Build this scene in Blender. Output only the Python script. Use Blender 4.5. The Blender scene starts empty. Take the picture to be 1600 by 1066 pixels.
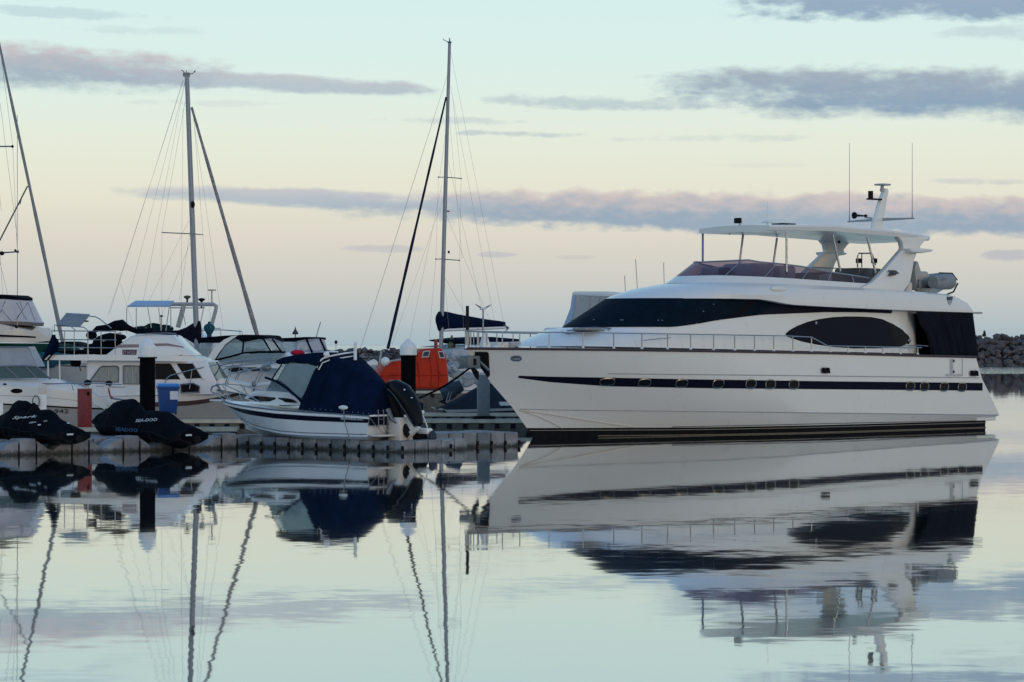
import bpy, bmesh, math, random
from mathutils import Vector, Matrix, noise as mnoise
from mathutils.bvhtree import BVHTree
R = math.radians
random.seed(7)
SC = bpy.context.scene
COL = SC.collection

# ------------------------------------------------------------------ camera
F, CX, HY, H = 4080.0, 800.0, 540.0, 3.2        # focal length in photo pixels, centre column, horizon row, eye height
cd = bpy.data.cameras.new('camera'); cam = bpy.data.objects.new('camera', cd); COL.objects.link(cam)
cam.location = (0, 0, H); cam.rotation_euler = (R(90), 0, 0)
cd.sensor_width = 36; cd.lens = F/1600*36; cd.shift_y = (HY-533)/1600
cd.clip_start = 1; cd.clip_end = 60000
SC.camera = cam
SC.view_settings.view_transform = 'Standard'; SC.view_settings.look = 'None'
SC.view_settings.exposure = 0.0; SC.view_settings.gamma = 1
SC.view_settings.use_curve_mapping = False

def lin(c):
    return tuple(((v/255)/12.92 if v <= 10 else (((v/255)+.055)/1.055)**2.4) for v in c)

# ------------------------------------------------------------------ sky
W = bpy.data.worlds.new('World'); SC.world = W; W.use_nodes = True
nt = W.node_tree; N = nt.nodes; LK = nt.links; N.clear()
def M(op, a, b=None, c=None, clamp=False):
    n = N.new('ShaderNodeMath'); n.operation = op; n.use_clamp = clamp
    for i, v in enumerate((a, b, c)):
        if v is None: continue
        if isinstance(v, (int, float)): n.inputs[i].default_value = v
        else: LK.new(v, n.inputs[i])
    return n.outputs[0]
def sstep(v, a, b):
    n = N.new('ShaderNodeMapRange'); n.interpolation_type = 'SMOOTHSTEP'
    LK.new(v, n.inputs[0]); n.inputs[1].default_value = a; n.inputs[2].default_value = b
    return n.outputs[0]
def mixc(f, a, b):
    n = N.new('ShaderNodeMix'); n.data_type = 'RGBA'
    for s, v in ((0, f), (6, a), (7, b)):
        if isinstance(v, (int, float)): n.inputs[s].default_value = v
        elif isinstance(v, tuple): n.inputs[s].default_value = (*v, 1)
        else: LK.new(v, n.inputs[s])
    return n.outputs[2]
tc = N.new('ShaderNodeTexCoord'); sep = N.new('ShaderNodeSeparateXYZ'); LK.new(tc.outputs['Generated'], sep.inputs[0])
dx, dy, dz = sep.outputs
el = M('MULTIPLY', M('ARCSINE', dz), 57.2958)                  # elevation in degrees
az = M('MULTIPLY', M('ARCTAN2', dx, dy), 57.2958)              # azimuth in degrees from the view's axis
ramp = N.new('ShaderNodeValToRGB'); cr = ramp.color_ramp
LK.new(M('DIVIDE', M('ABSOLUTE', el), 90.0), ramp.inputs[0])
stops = [(0.0, (161,181,191)), (0.55, (179,191,196)), (1.3, (200,201,196)), (2.2, (215,210,199)), (3.3, (227,224,207)),
         (4.4, (227,232,216)), (5.8, (218,236,229)), (7.6, (211,236,235)), (14, (180,215,232)), (30, (128,170,216)), (90, (94,138,200))]
while len(cr.elements) < len(stops): cr.elements.new(0.5)
for e, (p, c) in zip(cr.elements, stops): e.position = p/90; e.color = (*lin(c), 1)
sky = ramp.outputs[0]
# the low sun has set behind the viewer: warm, slightly brighter low sky on that side
toward = M('ADD', M('MULTIPLY', dx, 0.57), M('MULTIPLY', dy, -0.82))
back = M('MULTIPLY', sstep(toward, -0.1, 1.0), sstep(el, 40.0, 0.0))
sky = mixc(M('MULTIPLY', back, 0.8), sky, (0.86, 0.79, 0.67))
# clouds, laid out in degrees of azimuth and elevation
def dg(p): return (p-CX)/F*57.2958
def eg(p): return (HY-p)/F*57.2958
cmb = N.new('ShaderNodeCombineXYZ'); LK.new(M('MULTIPLY', az, 0.42), cmb.inputs[0]); LK.new(M('MULTIPLY', el, 1.7), cmb.inputs[1])
def nz(scale, detail, off=0.0, rough=0.55):
    n = N.new('ShaderNodeTexNoise'); n.inputs['Scale'].default_value = scale; n.inputs['Detail'].default_value = detail
    n.inputs['Roughness'].default_value = rough
    v = N.new('ShaderNodeVectorMath'); v.operation = 'ADD'; LK.new(cmb.outputs[0], v.inputs[0]); v.inputs[1].default_value = (off, off*.7, off*.3)
    LK.new(v.outputs[0], n.inputs['Vector'])
    return M('SUBTRACT', n.outputs['Fac'], 0.5)
n1 = nz(1.1, 6, 3.1)
cmb0 = cmb; cmb = N.new('ShaderNodeCombineXYZ'); LK.new(M('MULTIPLY', az, 0.85), cmb.inputs[0]); LK.new(M('MULTIPLY', el, 1.8), cmb.inputs[1])
n2 = nz(2.6, 8, 11.7, .62)
puff = nz(2.1, 5, 41.0, .5)
rag = M('ADD', M('MULTIPLY', n1, 2.2), M('MULTIPLY', n2, 1.3))
def cloud(sk, xc, yc, hw, hh, tilt=0.0, al=1.0, top=(186,176,186), bot=(146,163,187), rg=1.0, soft=.8, flat=0.0):
    u = M('DIVIDE', M('SUBTRACT', az, dg(xc)), hw/F*57.2958)
    yy = M('SUBTRACT', M('SUBTRACT', el, eg(yc)), M('MULTIPLY', M('SUBTRACT', az, dg(xc)), -tilt))
    v = M('DIVIDE', yy, hh/F*57.2958)
    if flat:                                                  # billowing upper edge
        v = M('SUBTRACT', v, M('MULTIPLY', puff, flat))
    d = M('SUBTRACT', M('SUBTRACT', 1.0, M('POWER', M('ABSOLUTE', u), 3.0)), M('MULTIPLY', v, v))
    d = M('ADD', d, M('MULTIPLY', rag, rg))
    m = M('MULTIPLY', sstep(d, 0.0, soft), al)
    c = mixc(sstep(M('ADD', v, M('MULTIPLY', n2, 1.6)), -0.5, 0.9), lin(bot), lin(top))
    return mixc(m, sk, c)
for a in [(60,110,330,40,.03,.88,(190,180,187),(150,167,185),.85,.95), (400,131,320,16,.035,.75,(180,180,191),(163,176,192),.9),
          (1215,334,760,36,.022,.92,(200,189,190),(140,162,184),.45,.75,.9), (500,312,330,17,.035,.8,(182,185,198),(160,177,194),.8,.9),
          (1500,152,530,46,.02,.96,(156,168,184),(134,158,182),.8,.95), (980,163,240,13,.02,.6,(176,190,200),(162,180,196),1.5,1.0),
          (1500,8,420,38,.02,.9,(152,166,187),(136,158,184),1.0), (1560,62,140,13,0,.4,(172,184,196),(168,181,196),1.7,1.1),
          (120,30,150,9,.02,.45,(172,196,206),(170,194,204),2.0,1.1), (240,55,120,8,.0,.3,(178,200,206),(176,198,204),2.2,1.1),
          (720,190,150,7,0,.5,(186,199,206),(182,196,206),2.0,1.1), (810,210,110,6,.02,.6,(178,190,200),(172,188,200),1.8,1.0),
          (590,389,76,6,0,.55,(182,182,194),(182,184,196),1.8,1.1), (778,398,34,5,0,.6,(182,182,194),(182,184,196),1.0,.7),
          (1562,402,44,9,0,.6,(168,176,190),(168,176,190),1.7,1.0), (1120,218,150,7,0,.4,(192,202,204),(188,198,204),2.2,1.2),
          (1530,288,90,6,.02,.5,(188,194,198),(186,192,198),2.0,1.1), (900,402,40,4,0,.4,(188,186,192),(188,186,192),1.2,.8),
          (1180,260,90,5,0,.3,(207,210,206),(207,210,206),1.5,.9), (330,165,120,6,0,.3,(192,200,204),(190,200,204),2.0,1.1)]:
    sky = cloud(sky, *a)
# the same kind of streaky cloud all round the rest of the sky
g = sstep(M('ADD', M('ADD', n1, M('MULTIPLY', n2, .5)), M('MULTIPLY', nz(.35, 3, 27.0), .9)), 0.16, 0.42)
away = M('MAXIMUM', sstep(M('ABSOLUTE', az), 12.5, 18.0), sstep(el, 9.0, 13.0))
sky = mixc(M('MULTIPLY', M('MULTIPLY', g, away), 0.6), sky, lin((168,176,194)))
ns = N.new('ShaderNodeTexSky'); ns.sky_type = 'NISHITA'; ns.sun_disc = False
SUN_EL, SUN_ROT = R(6), R(145)
ns.sun_elevation = SUN_EL; ns.sun_rotation = SUN_ROT; ns.air_density = 1.0
bg1 = N.new('ShaderNodeBackground'); LK.new(sky, bg1.inputs[0]); bg1.inputs[1].default_value = 1.0
bg2 = N.new('ShaderNodeBackground'); LK.new(ns.outputs[0], bg2.inputs[0]); bg2.inputs[1].default_value = 0.006
ad = N.new('ShaderNodeAddShader'); LK.new(bg1.outputs[0], ad.inputs[0]); LK.new(bg2.outputs[0], ad.inputs[1])
wo = N.new('ShaderNodeOutputWorld'); LK.new(ad.outputs[0], wo.inputs[0])
# last weak warm light of a low sun behind the viewer, to the right
sd = bpy.data.lights.new('sun', 'SUN'); sd.energy = 0.40; sd.angle = R(9); sd.color = (1.0, .74, .52)
so = bpy.data.objects.new('sun', sd); COL.objects.link(so)
# Nishita rotation is clockwise from +Y
sv = Vector((math.sin(SUN_ROT)*math.cos(SUN_EL), math.cos(SUN_ROT)*math.cos(SUN_EL), math.sin(SUN_EL)))
so.rotation_euler = sv.to_track_quat('Z', 'Y').to_euler()
so.location = (0, 0, 40)

# ------------------------------------------------------------------ materials
MATS = {}
def mat(name, rgb, rough=.5, metal=0.0, var=.08, scale=6.0, bump=0.0, bscale=40.0, coat=0.0, alpha=1.0, trans=0.0, stretch=(1,1,1), spec=.5, srgb=True, wet=None):
    if name in MATS: return MATS[name]
    m = bpy.data.materials.new(name); m.use_nodes = True; t = m.node_tree; b = t.nodes['Principled BSDF']
    c = lin(rgb) if srgb else rgb
    tcn = t.nodes.new('ShaderNodeTexCoord'); mp = t.nodes.new('ShaderNodeMapping'); mp.inputs['Scale'].default_value = stretch
    t.links.new(tcn.outputs['Object'], mp.inputs[0])
    nn = t.nodes.new('ShaderNodeTexNoise'); nn.inputs['Scale'].default_value = scale; nn.inputs['Detail'].default_value = 5
    t.links.new(mp.outputs[0], nn.inputs['Vector'])
    rm = t.nodes.new('ShaderNodeValToRGB'); e = rm.color_ramp.elements
    e[0].position = .3; e[1].position = .7
    e[0].color = (*[v*(1-var) for v in c], 1); e[1].color = (*[min(1, v*(1+var)) for v in c], 1)
    t.links.new(nn.outputs['Fac'], rm.inputs[0]); t.links.new(rm.outputs[0], b.inputs['Base Color'])
    if wet:                                                     # weed and slime up to a ragged tide line, scuffs above
        sx = t.nodes.new('ShaderNodeSeparateXYZ'); t.links.new(tcn.outputs['Object'], sx.inputs[0])
        wn = t.nodes.new('ShaderNodeTexNoise'); wn.inputs['Scale'].default_value = 9; wn.inputs['Detail'].default_value = 6
        geo = t.nodes.new('ShaderNodeNewGeometry'); t.links.new(geo.outputs['Position'], wn.inputs['Vector'])
        am = t.nodes.new('ShaderNodeMath'); am.operation = 'MULTIPLY_ADD'; t.links.new(wn.outputs['Fac'], am.inputs[0]); am.inputs[1].default_value = -.22; t.links.new(sx.outputs[2], am.inputs[2])
        wr = t.nodes.new('ShaderNodeMapRange'); t.links.new(am.outputs[0], wr.inputs[0]); wr.inputs[1].default_value = wet-.16; wr.inputs[2].default_value = wet-.05; wr.inputs[3].default_value = 1; wr.inputs[4].default_value = 0
        mx = t.nodes.new('ShaderNodeMix'); mx.data_type = 'RGBA'; t.links.new(wr.outputs[0], mx.inputs[0]); t.links.new(rm.outputs[0], mx.inputs[6]); mx.inputs[7].default_value = (.022,.025,.020,1)
        gn = t.nodes.new('ShaderNodeTexNoise'); gn.inputs['Scale'].default_value = 1.7; gn.inputs['Detail'].default_value = 7; t.links.new(geo.outputs['Position'], gn.inputs['Vector'])
        gr = t.nodes.new('ShaderNodeMapRange'); t.links.new(gn.outputs['Fac'], gr.inputs[0]); gr.inputs[1].default_value = .35; gr.inputs[2].default_value = .7; gr.inputs[3].default_value = .65; gr.inputs[4].default_value = 1.25
        vm = t.nodes.new('ShaderNodeVectorMath'); vm.operation = 'SCALE'; t.links.new(mx.outputs[2], vm.inputs[0]); t.links.new(gr.outputs[0], vm.inputs[3]); t.links.new(vm.outputs[0], b.inputs['Base Color'])
    mr = t.nodes.new('ShaderNodeMapRange'); rv = .02 if name.startswith('gel') else .08; mr.inputs[3].default_value = max(0, rough-rv); mr.inputs[4].default_value = min(1, rough+rv)
    t.links.new(nn.outputs['Fac'], mr.inputs[0]); t.links.new(mr.outputs[0], b.inputs['Roughness'])
    b.inputs['Metallic'].default_value = metal; b.inputs['Coat Weight'].default_value = coat
    if any(w in name for w in ('canvas','fabric','cover','rubber','antifouling','curtain','stripe','black','strip','cloth')): spec = .03
    if 'glass' in name: spec = .07
    b.inputs['Specular IOR Level'].default_value = spec
    b.inputs['Alpha'].default_value = alpha; b.inputs['Transmission Weight'].default_value = trans
    if bump:
        n3 = t.nodes.new('ShaderNodeTexNoise'); n3.inputs['Scale'].default_value = bscale; n3.inputs['Detail'].default_value = 4
        t.links.new(mp.outputs[0], n3.inputs['Vector'])
        bp = t.nodes.new('ShaderNodeBump'); bp.inputs['Strength'].default_value = bump; bp.inputs['Distance'].default_value = .05
        t.links.new(n3.outputs['Fac'], bp.inputs['Height']); t.links.new(bp.outputs[0], b.inputs['Normal'])
    MATS[name] = m; return m
GEL = mat('gelcoat white', (0.73,0.71,0.655), .28, var=.012, scale=1.2, srgb=False, coat=.2)
GELB = mat('gelcoat cool white', (0.70,0.71,0.72), .3, var=.04, scale=1.5, srgb=False)
GELC = mat('gelcoat cream', (0.62,0.57,0.50), .4, var=.05, scale=2, srgb=False)
GELG = mat('hull grey', (0.36,0.35,0.33), .35, var=.06, scale=2, srgb=False)
BLKANT = mat('antifouling black', (0.012,0.012,0.014), .45, var=.2, srgb=False)
STRIPE = mat('navy stripe paint', (0.006,0.008,0.019), .4, var=.1, srgb=False)
TEAK = mat('teak rubbing strake', (0.06,0.032,0.026), .5, var=.3, scale=8, srgb=False)
MESHC = mat('black mesh window cover', (0.0035,0.010,0.018), .6, var=.25, scale=3, srgb=False, bump=.1, bscale=3)
GLASSD = mat('tinted dark glass', (0.008,0.009,0.012), .06, var=.1, srgb=False)
GLASSO = mat('tinted oval glass', (0.005,0.006,0.014), .35, var=.2, scale=1, srgb=False)
CURT = mat('charcoal curtain fabric', (0.010,0.011,0.017), .8, var=.25, scale=3, srgb=False, bump=.3, bscale=4, stretch=(3,3,.4))
NAVY = mat('navy canvas', (0.0035,0.010,0.030), .8, var=.25, scale=3, srgb=False, bump=.35, bscale=5)
BLKF = mat('black cover fabric', (0.0045,0.006,0.010), .8, var=.3, scale=3, srgb=False, bump=.5, bscale=6)
SS = mat('stainless steel', (0.36,0.37,0.38), .48, metal=.9, var=.1, srgb=False)
SSD = mat('dull steel tube', (0.20,0.21,0.22), .4, metal=.6, var=.1, srgb=False)
ALU = mat('mast aluminium', (0.27,0.285,0.31), .5, metal=.2, var=.08, srgb=False)
WIRE = mat('rigging wire', (0.25,0.25,0.26), .6, metal=.2, var=.1, srgb=False)
WHITE = mat('white paint', (0.74,0.74,0.72), .45, var=.04, srgb=False)
BLACK = mat('black plastic', (0.012,0.012,0.014), .35, var=.2, srgb=False)
RUB = mat('black rubber', (0.004,0.004,0.006), .8, var=.2, srgb=False)
GREYP = mat('grey float plastic', (0.20,0.20,0.205), .55, wet=.09, var=.26, scale=2.5, srgb=False, bump=.15, bscale=10)
GREYD = mat('grey dark float plastic', (0.11,0.125,0.145), .5, wet=.09, var=.2, scale=2.5, srgb=False)
CONC = mat('dock concrete grey', (0.15,0.155,0.16), .85, var=.2, scale=3, srgb=False, bump=.3, bscale=20)
DKTRIM = mat('dock cream fascia', (0.46,0.42,0.33), .7, var=.15, scale=3, srgb=False)
DKDARK = mat('dock waler', (0.09,0.085,0.07), .8, var=.3, scale=4, srgb=False)
ORANGE = mat('lifeboat orange', (0.42,0.026,0.008), .55, var=.2, scale=2, srgb=False, spec=.15)
RED = mat('faded red paint', (0.25,0.03,0.028), .6, var=.25, scale=6, srgb=False)
BLUEB = mat('blue bin plastic', (0.002,0.050,0.20), .6, var=.1, scale=4, srgb=False)
ROCK = mat('basalt rock', (0.055,0.049,0.050), .85, var=.5, scale=1.2, srgb=False, bump=.6, bscale=3)
t_ = ROCK.node_tree; oi = t_.nodes.new('ShaderNodeObjectInfo'); rr_ = t_.nodes.new('ShaderNodeMapRange')   # random per rock
b_ = t_.nodes['Principled BSDF']; src = b_.inputs['Base Color'].links[0].from_socket; vm_ = t_.nodes.new('ShaderNodeVectorMath'); vm_.operation = 'SCALE'
gi_ = t_.nodes.new('ShaderNodeNewGeometry'); am_ = t_.nodes.new('ShaderNodeMath'); am_.operation = 'MAXIMUM'; t_.links.new(gi_.outputs['Random Per Island'], am_.inputs[0]); t_.links.new(oi.outputs['Random'], am_.inputs[1])
t_.links.new(am_.outputs[0], rr_.inputs[0]); rr_.inputs[3].default_value = .45; rr_.inputs[4].default_value = 1.7
t_.links.new(src, vm_.inputs[0]); t_.links.new(rr_.outputs[0], vm_.inputs[3]); t_.links.new(vm_.outputs[0], b_.inputs['Base Color'])
DGREEN = mat('dark green cover', (0.010,0.045,0.034), .75, var=.2, srgb=False)
TEAL = mat('teal cover', (0.02,0.085,0.11), .8, var=.2, srgb=False)
PBLUE = mat('pale blue awning', (0.30,0.42,0.58), .7, var=.06, srgb=False)
PINK = mat('faded pink stripe', (0.26,0.20,0.21), .5, var=.1, srgb=False)
BROWN = mat('brown boot stripe', (0.075,0.052,0.045), .5, var=.2, srgb=False)
CURTW = mat('pale curtain', (0.30,0.31,0.29), .9, var=.25, scale=14, srgb=False, stretch=(3,3,.2))
SEATG = mat('grey seat vinyl', (0.06,0.06,0.07), .5, var=.15, srgb=False)
SEATW = mat('white seat vinyl', (0.5,0.48,0.48), .5, var=.08, srgb=False)
HYP = mat('grey inflatable fabric', (0.25,0.26,0.27), .45, var=.1, srgb=False)
BLUETX = mat('blue lettering', (0.01,0.09,0.22), .5, var=.1, srgb=False)
WHTX = mat('white lettering', (0.55,0.58,0.6), .5, var=.05, srgb=False)
CHROME = mat('porthole bronze chrome', (0.20,0.20,0.18), .35, metal=1.0, var=.1, srgb=False)
SOFT = mat('dark bluish outboard cover', (0.045,0.06,0.08), .7, var=.3, scale=5, srgb=False, bump=.4, bscale=6)
SHRUB = mat('shrub leaves', (0.012,0.03,0.022), .8, var=.4, srgb=False)
PINKR = mat('red cloth', (0.5,0.02,0.05), .8, var=.2, srgb=False)
FLAGY = mat('olive canvas', (0.10,0.11,0.07), .8, var=.3, srgb=False)
def film(name, tint, opacity, rough=.1):
    """clear or tinted sheet: partly see-through, partly reflecting"""
    m = bpy.data.materials.new(name); m.use_nodes = True; t = m.node_tree; t.nodes.clear()
    o = t.nodes.new('ShaderNodeOutputMaterial'); p = t.nodes.new('ShaderNodeBsdfPrincipled'); tr = t.nodes.new('ShaderNodeBsdfTransparent')
    mx = t.nodes.new('ShaderNodeMixShader'); nn = t.nodes.new('ShaderNodeTexNoise'); nn.inputs['Scale'].default_value = 2.2
    tcn = t.nodes.new('ShaderNodeTexCoord'); t.links.new(tcn.outputs['Object'], nn.inputs['Vector'])
    mr = t.nodes.new('ShaderNodeMapRange'); mr.inputs[3].default_value = max(0, opacity-.12); mr.inputs[4].default_value = min(1, opacity+.12)
    t.links.new(nn.outputs['Fac'], mr.inputs[0]); t.links.new(mr.outputs[0], mx.inputs[0])
    p.inputs['Base Color'].default_value = (*tint[0], 1); p.inputs['Roughness'].default_value = rough
    tr.inputs[0].default_value = (*tint[1], 1)
    t.links.new(tr.outputs[0], mx.inputs[1]); t.links.new(p.outputs[0], mx.inputs[2]); t.links.new(mx.outputs[0], o.inputs[0])
    return m
PURPLE = film('purple tinted screen', ((0.085,0.062,0.085), (0.52,0.43,0.54)), .45)
CLEAR = film('clear vinyl', ((0.42,0.44,0.45), (0.88,0.90,0.92)), .50, .25)
CLEARG = film('clear vinyl greenish', ((0.26,0.33,0.35), (0.75,0.86,0.88)), .55, .2)
CLEARP = film('clear vinyl milky', ((0.55,0.55,0.60), (0.85,0.85,0.9)), .55, .3)
TEALG = film('teal windscreen glass', ((0.04,0.10,0.12), (0.4,0.6,0.62)), .75, .08)

# water: reflecting sheet whose normal is rippled by noise (no height tricks, works from any side)
def water_mat():
    m = bpy.data.materials.new('harbour water'); m.use_nodes = True; t = m.node_tree; b = t.nodes['Principled BSDF']; L = t.links
    def m2(op, a, c=None):
        n = t.nodes.new('ShaderNodeMath'); n.operation = op
        for i, v in enumerate((a, c)):
            if v is None: continue
            if isinstance(v, (int, float)): n.inputs[i].default_value = v
            else: L.new(v, n.inputs[i])
        return n.outputs[0]
    geo = t.nodes.new('ShaderNodeNewGeometry'); sp = t.nodes.new('ShaderNodeSeparateXYZ'); L.new(geo.outputs['Position'], sp.inputs[0])
    def rip(scale, amp, det=2.0, st=(1,1,1), off=0):
        mp = t.nodes.new('ShaderNodeMapping'); mp.inputs['Scale'].default_value = st; mp.inputs['Location'].default_value = (off, off, 0)
        L.new(geo.outputs['Position'], mp.inputs[0])
        n = t.nodes.new('ShaderNodeTexNoise'); n.inputs['Scale'].default_value = scale; n.inputs['Detail'].default_value = det
        L.new(mp.outputs[0], n.inputs['Vector'])
        v = t.nodes.new('ShaderNodeVectorMath'); v.operation = 'SUBTRACT'; L.new(n.outputs['Color'], v.inputs[0]); v.inputs[1].default_value = (.5,.5,.5)
        s = t.nodes.new('ShaderNodeVectorMath'); s.operation = 'SCALE'; L.new(v.outputs[0], s.inputs[0])
        if isinstance(amp, (int, float)): s.inputs[3].default_value = amp
        else: L.new(amp, s.inputs[3])
        return s.outputs[0]
    # calmer and livelier patches
    pn = t.nodes.new('ShaderNodeTexNoise'); pn.inputs['Scale'].default_value = .06; pn.inputs['Detail'].default_value = 3
    mpp = t.nodes.new('ShaderNodeMapping'); mpp.inputs['Scale'].default_value = (.6, 1.6, 1); L.new(geo.outputs['Position'], mpp.inputs[0]); L.new(mpp.outputs[0], pn.inputs['Vector'])
    pr = t.nodes.new('ShaderNodeMapRange'); L.new(pn.outputs['Fac'], pr.inputs[0]); pr.inputs[1].default_value = .35; pr.inputs[2].default_value = .65
    pr.inputs[3].default_value = .55; pr.inputs[4].default_value = 1.35
    near = t.nodes.new('ShaderNodeMapRange'); near.interpolation_type = 'SMOOTHSTEP'; L.new(sp.outputs[1], near.inputs[0])
    near.inputs[1].default_value = 72; near.inputs[2].default_value = 46; near.inputs[3].default_value = .35; near.inputs[4].default_value = 1.0
    amp = m2('MULTIPLY', pr.outputs[0], near.outputs[0])
    # wind ruffles the strip of water under the breakwater and the open sea beyond
    far = t.nodes.new('ShaderNodeMapRange'); far.interpolation_type = 'SMOOTHSTEP'; L.new(sp.outputs[1], far.inputs[0])
    far.inputs[1].default_value = 292; far.inputs[2].default_value = 300; far.inputs[3].default_value = 0; far.inputs[4].default_value = .6
    a1 = m2('MULTIPLY', amp, .0062); a2 = m2('MULTIPLY', amp, .0085)
    tot = None
    for o in (rip(1.15, a1, 3, (.5, 1.0, 1)), rip(3.4, a2, 2, (.55, 1.0, 1), 13), rip(6.0, far.outputs[0], 2, (1,1,1), 5), rip(.16, .0022, 2, (1,1,1), 31)):
        if tot is None: tot = o
        else:
            v = t.nodes.new('ShaderNodeVectorMath'); v.operation = 'ADD'; L.new(tot, v.inputs[0]); L.new(o, v.inputs[1]); tot = v.outputs[0]
    fl = t.nodes.new('ShaderNodeVectorMath'); fl.operation = 'MULTIPLY'; L.new(tot, fl.inputs[0]); fl.inputs[1].default_value = (1,1,0)
    ad = t.nodes.new('ShaderNodeVectorMath'); ad.operation = 'ADD'; L.new(fl.outputs[0], ad.inputs[0]); ad.inputs[1].default_value = (0,0,1)
    nm = t.nodes.new('ShaderNodeVectorMath'); nm.operation = 'NORMALIZE'; L.new(ad.outputs[0], nm.inputs[0])
    L.new(nm.outputs[0], b.inputs['Normal'])
    b.inputs['Base Color'].default_value = (.010, .022, .024, 1); b.inputs['Roughness'].default_value = .026
    b.inputs['IOR'].default_value = 1.6
    gl = t.nodes.new('ShaderNodeBsdfGlossy'); gl.inputs['Color'].default_value = (.86, .90, .90, 1); gl.inputs['Roughness'].default_value = .026
    L.new(nm.outputs[0], gl.inputs['Normal']); mxs = t.nodes.new('ShaderNodeMixShader'); mxs.inputs[0].default_value = .53
    L.new(b.outputs[0], mxs.inputs[1]); L.new(gl.outputs[0], mxs.inputs[2]); L.new(mxs.outputs[0], t.nodes['Material Output'].inputs[0])
    return m
WATER = water_mat()

# ------------------------------------------------------------------ helpers
def pl(pts):
    """piecewise linear function through points"""
    pts = sorted(pts)
    def f(x):
        if x <= pts[0][0]: return pts[0][1]
        for (a, b), (c, d) in zip(pts, pts[1:]):
            if x <= c: return b+(d-b)*(x-a)/(c-a) if c > a else d
        return pts[-1][1]
    return f
def wp(px, py, d): return Vector(((px-CX)/F*d, d, H+(HY-py)/F*d))
class Fr:
    """ground frame of a thing: local x runs to the right along it, local y away from the quay side, z up"""
    def __init__(s, ox, oy, deg): s.o = Vector((ox, oy, 0)); s.a = R(deg); s.u = Vector((math.cos(s.a), math.sin(s.a), 0)); s.n = Vector((-math.sin(s.a), math.cos(s.a), 0))
    def at(s, px, py, y=0.0):
        """where the sight line of a photo point meets the plane local y: (x, z)"""
        t = (px-CX)/F; o = s.o+s.n*y
        x = (t*o.y-o.x)/(s.u.x-t*s.u.y); d = o.y+s.u.y*x
        return x, H+(HY-py)/F*d
    def atx(s, px, py, x):
        t = (px-CX)/F; o = s.o+s.u*x
        y = (t*o.y-o.x)/(s.n.x-t*s.n.y); d = o.y+s.n.y*y
        return y, H+(HY-py)/F*d
    def loc(s, p):
        q = Vector(p)-s.o; return Vector((q.dot(s.u), q.dot(s.n), q.z))
    def w(s, p): return s.o+s.u*p[0]+s.n*p[1]+Vector((0, 0, p[2]))
    def hit(s, bvh, px, py):
        o = s.loc((0, 0, H)); d = (s.loc(wp(px, py, 50))-o).normalized()
        h, n, i, ds = bvh.ray_cast(o, d)
        if h is None: return None, None
        if n.dot(d) > 0: n = -n
        return h, n
def cat(o, label, category, group=None, kind=None):
    if label: o['label'] = label
    if category: o['category'] = category
    if group: o['group'] = group
    if kind: o['kind'] = kind
    return o
def thing(name, fr, label, category, group=None, z=0.0):
    o = bpy.data.objects.new(name, None); COL.objects.link(o); o.empty_display_size = .3
    o.location = (fr.o.x, fr.o.y, z); o.rotation_euler = (0, 0, fr.a)
    return cat(o, label, category, group)
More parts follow.
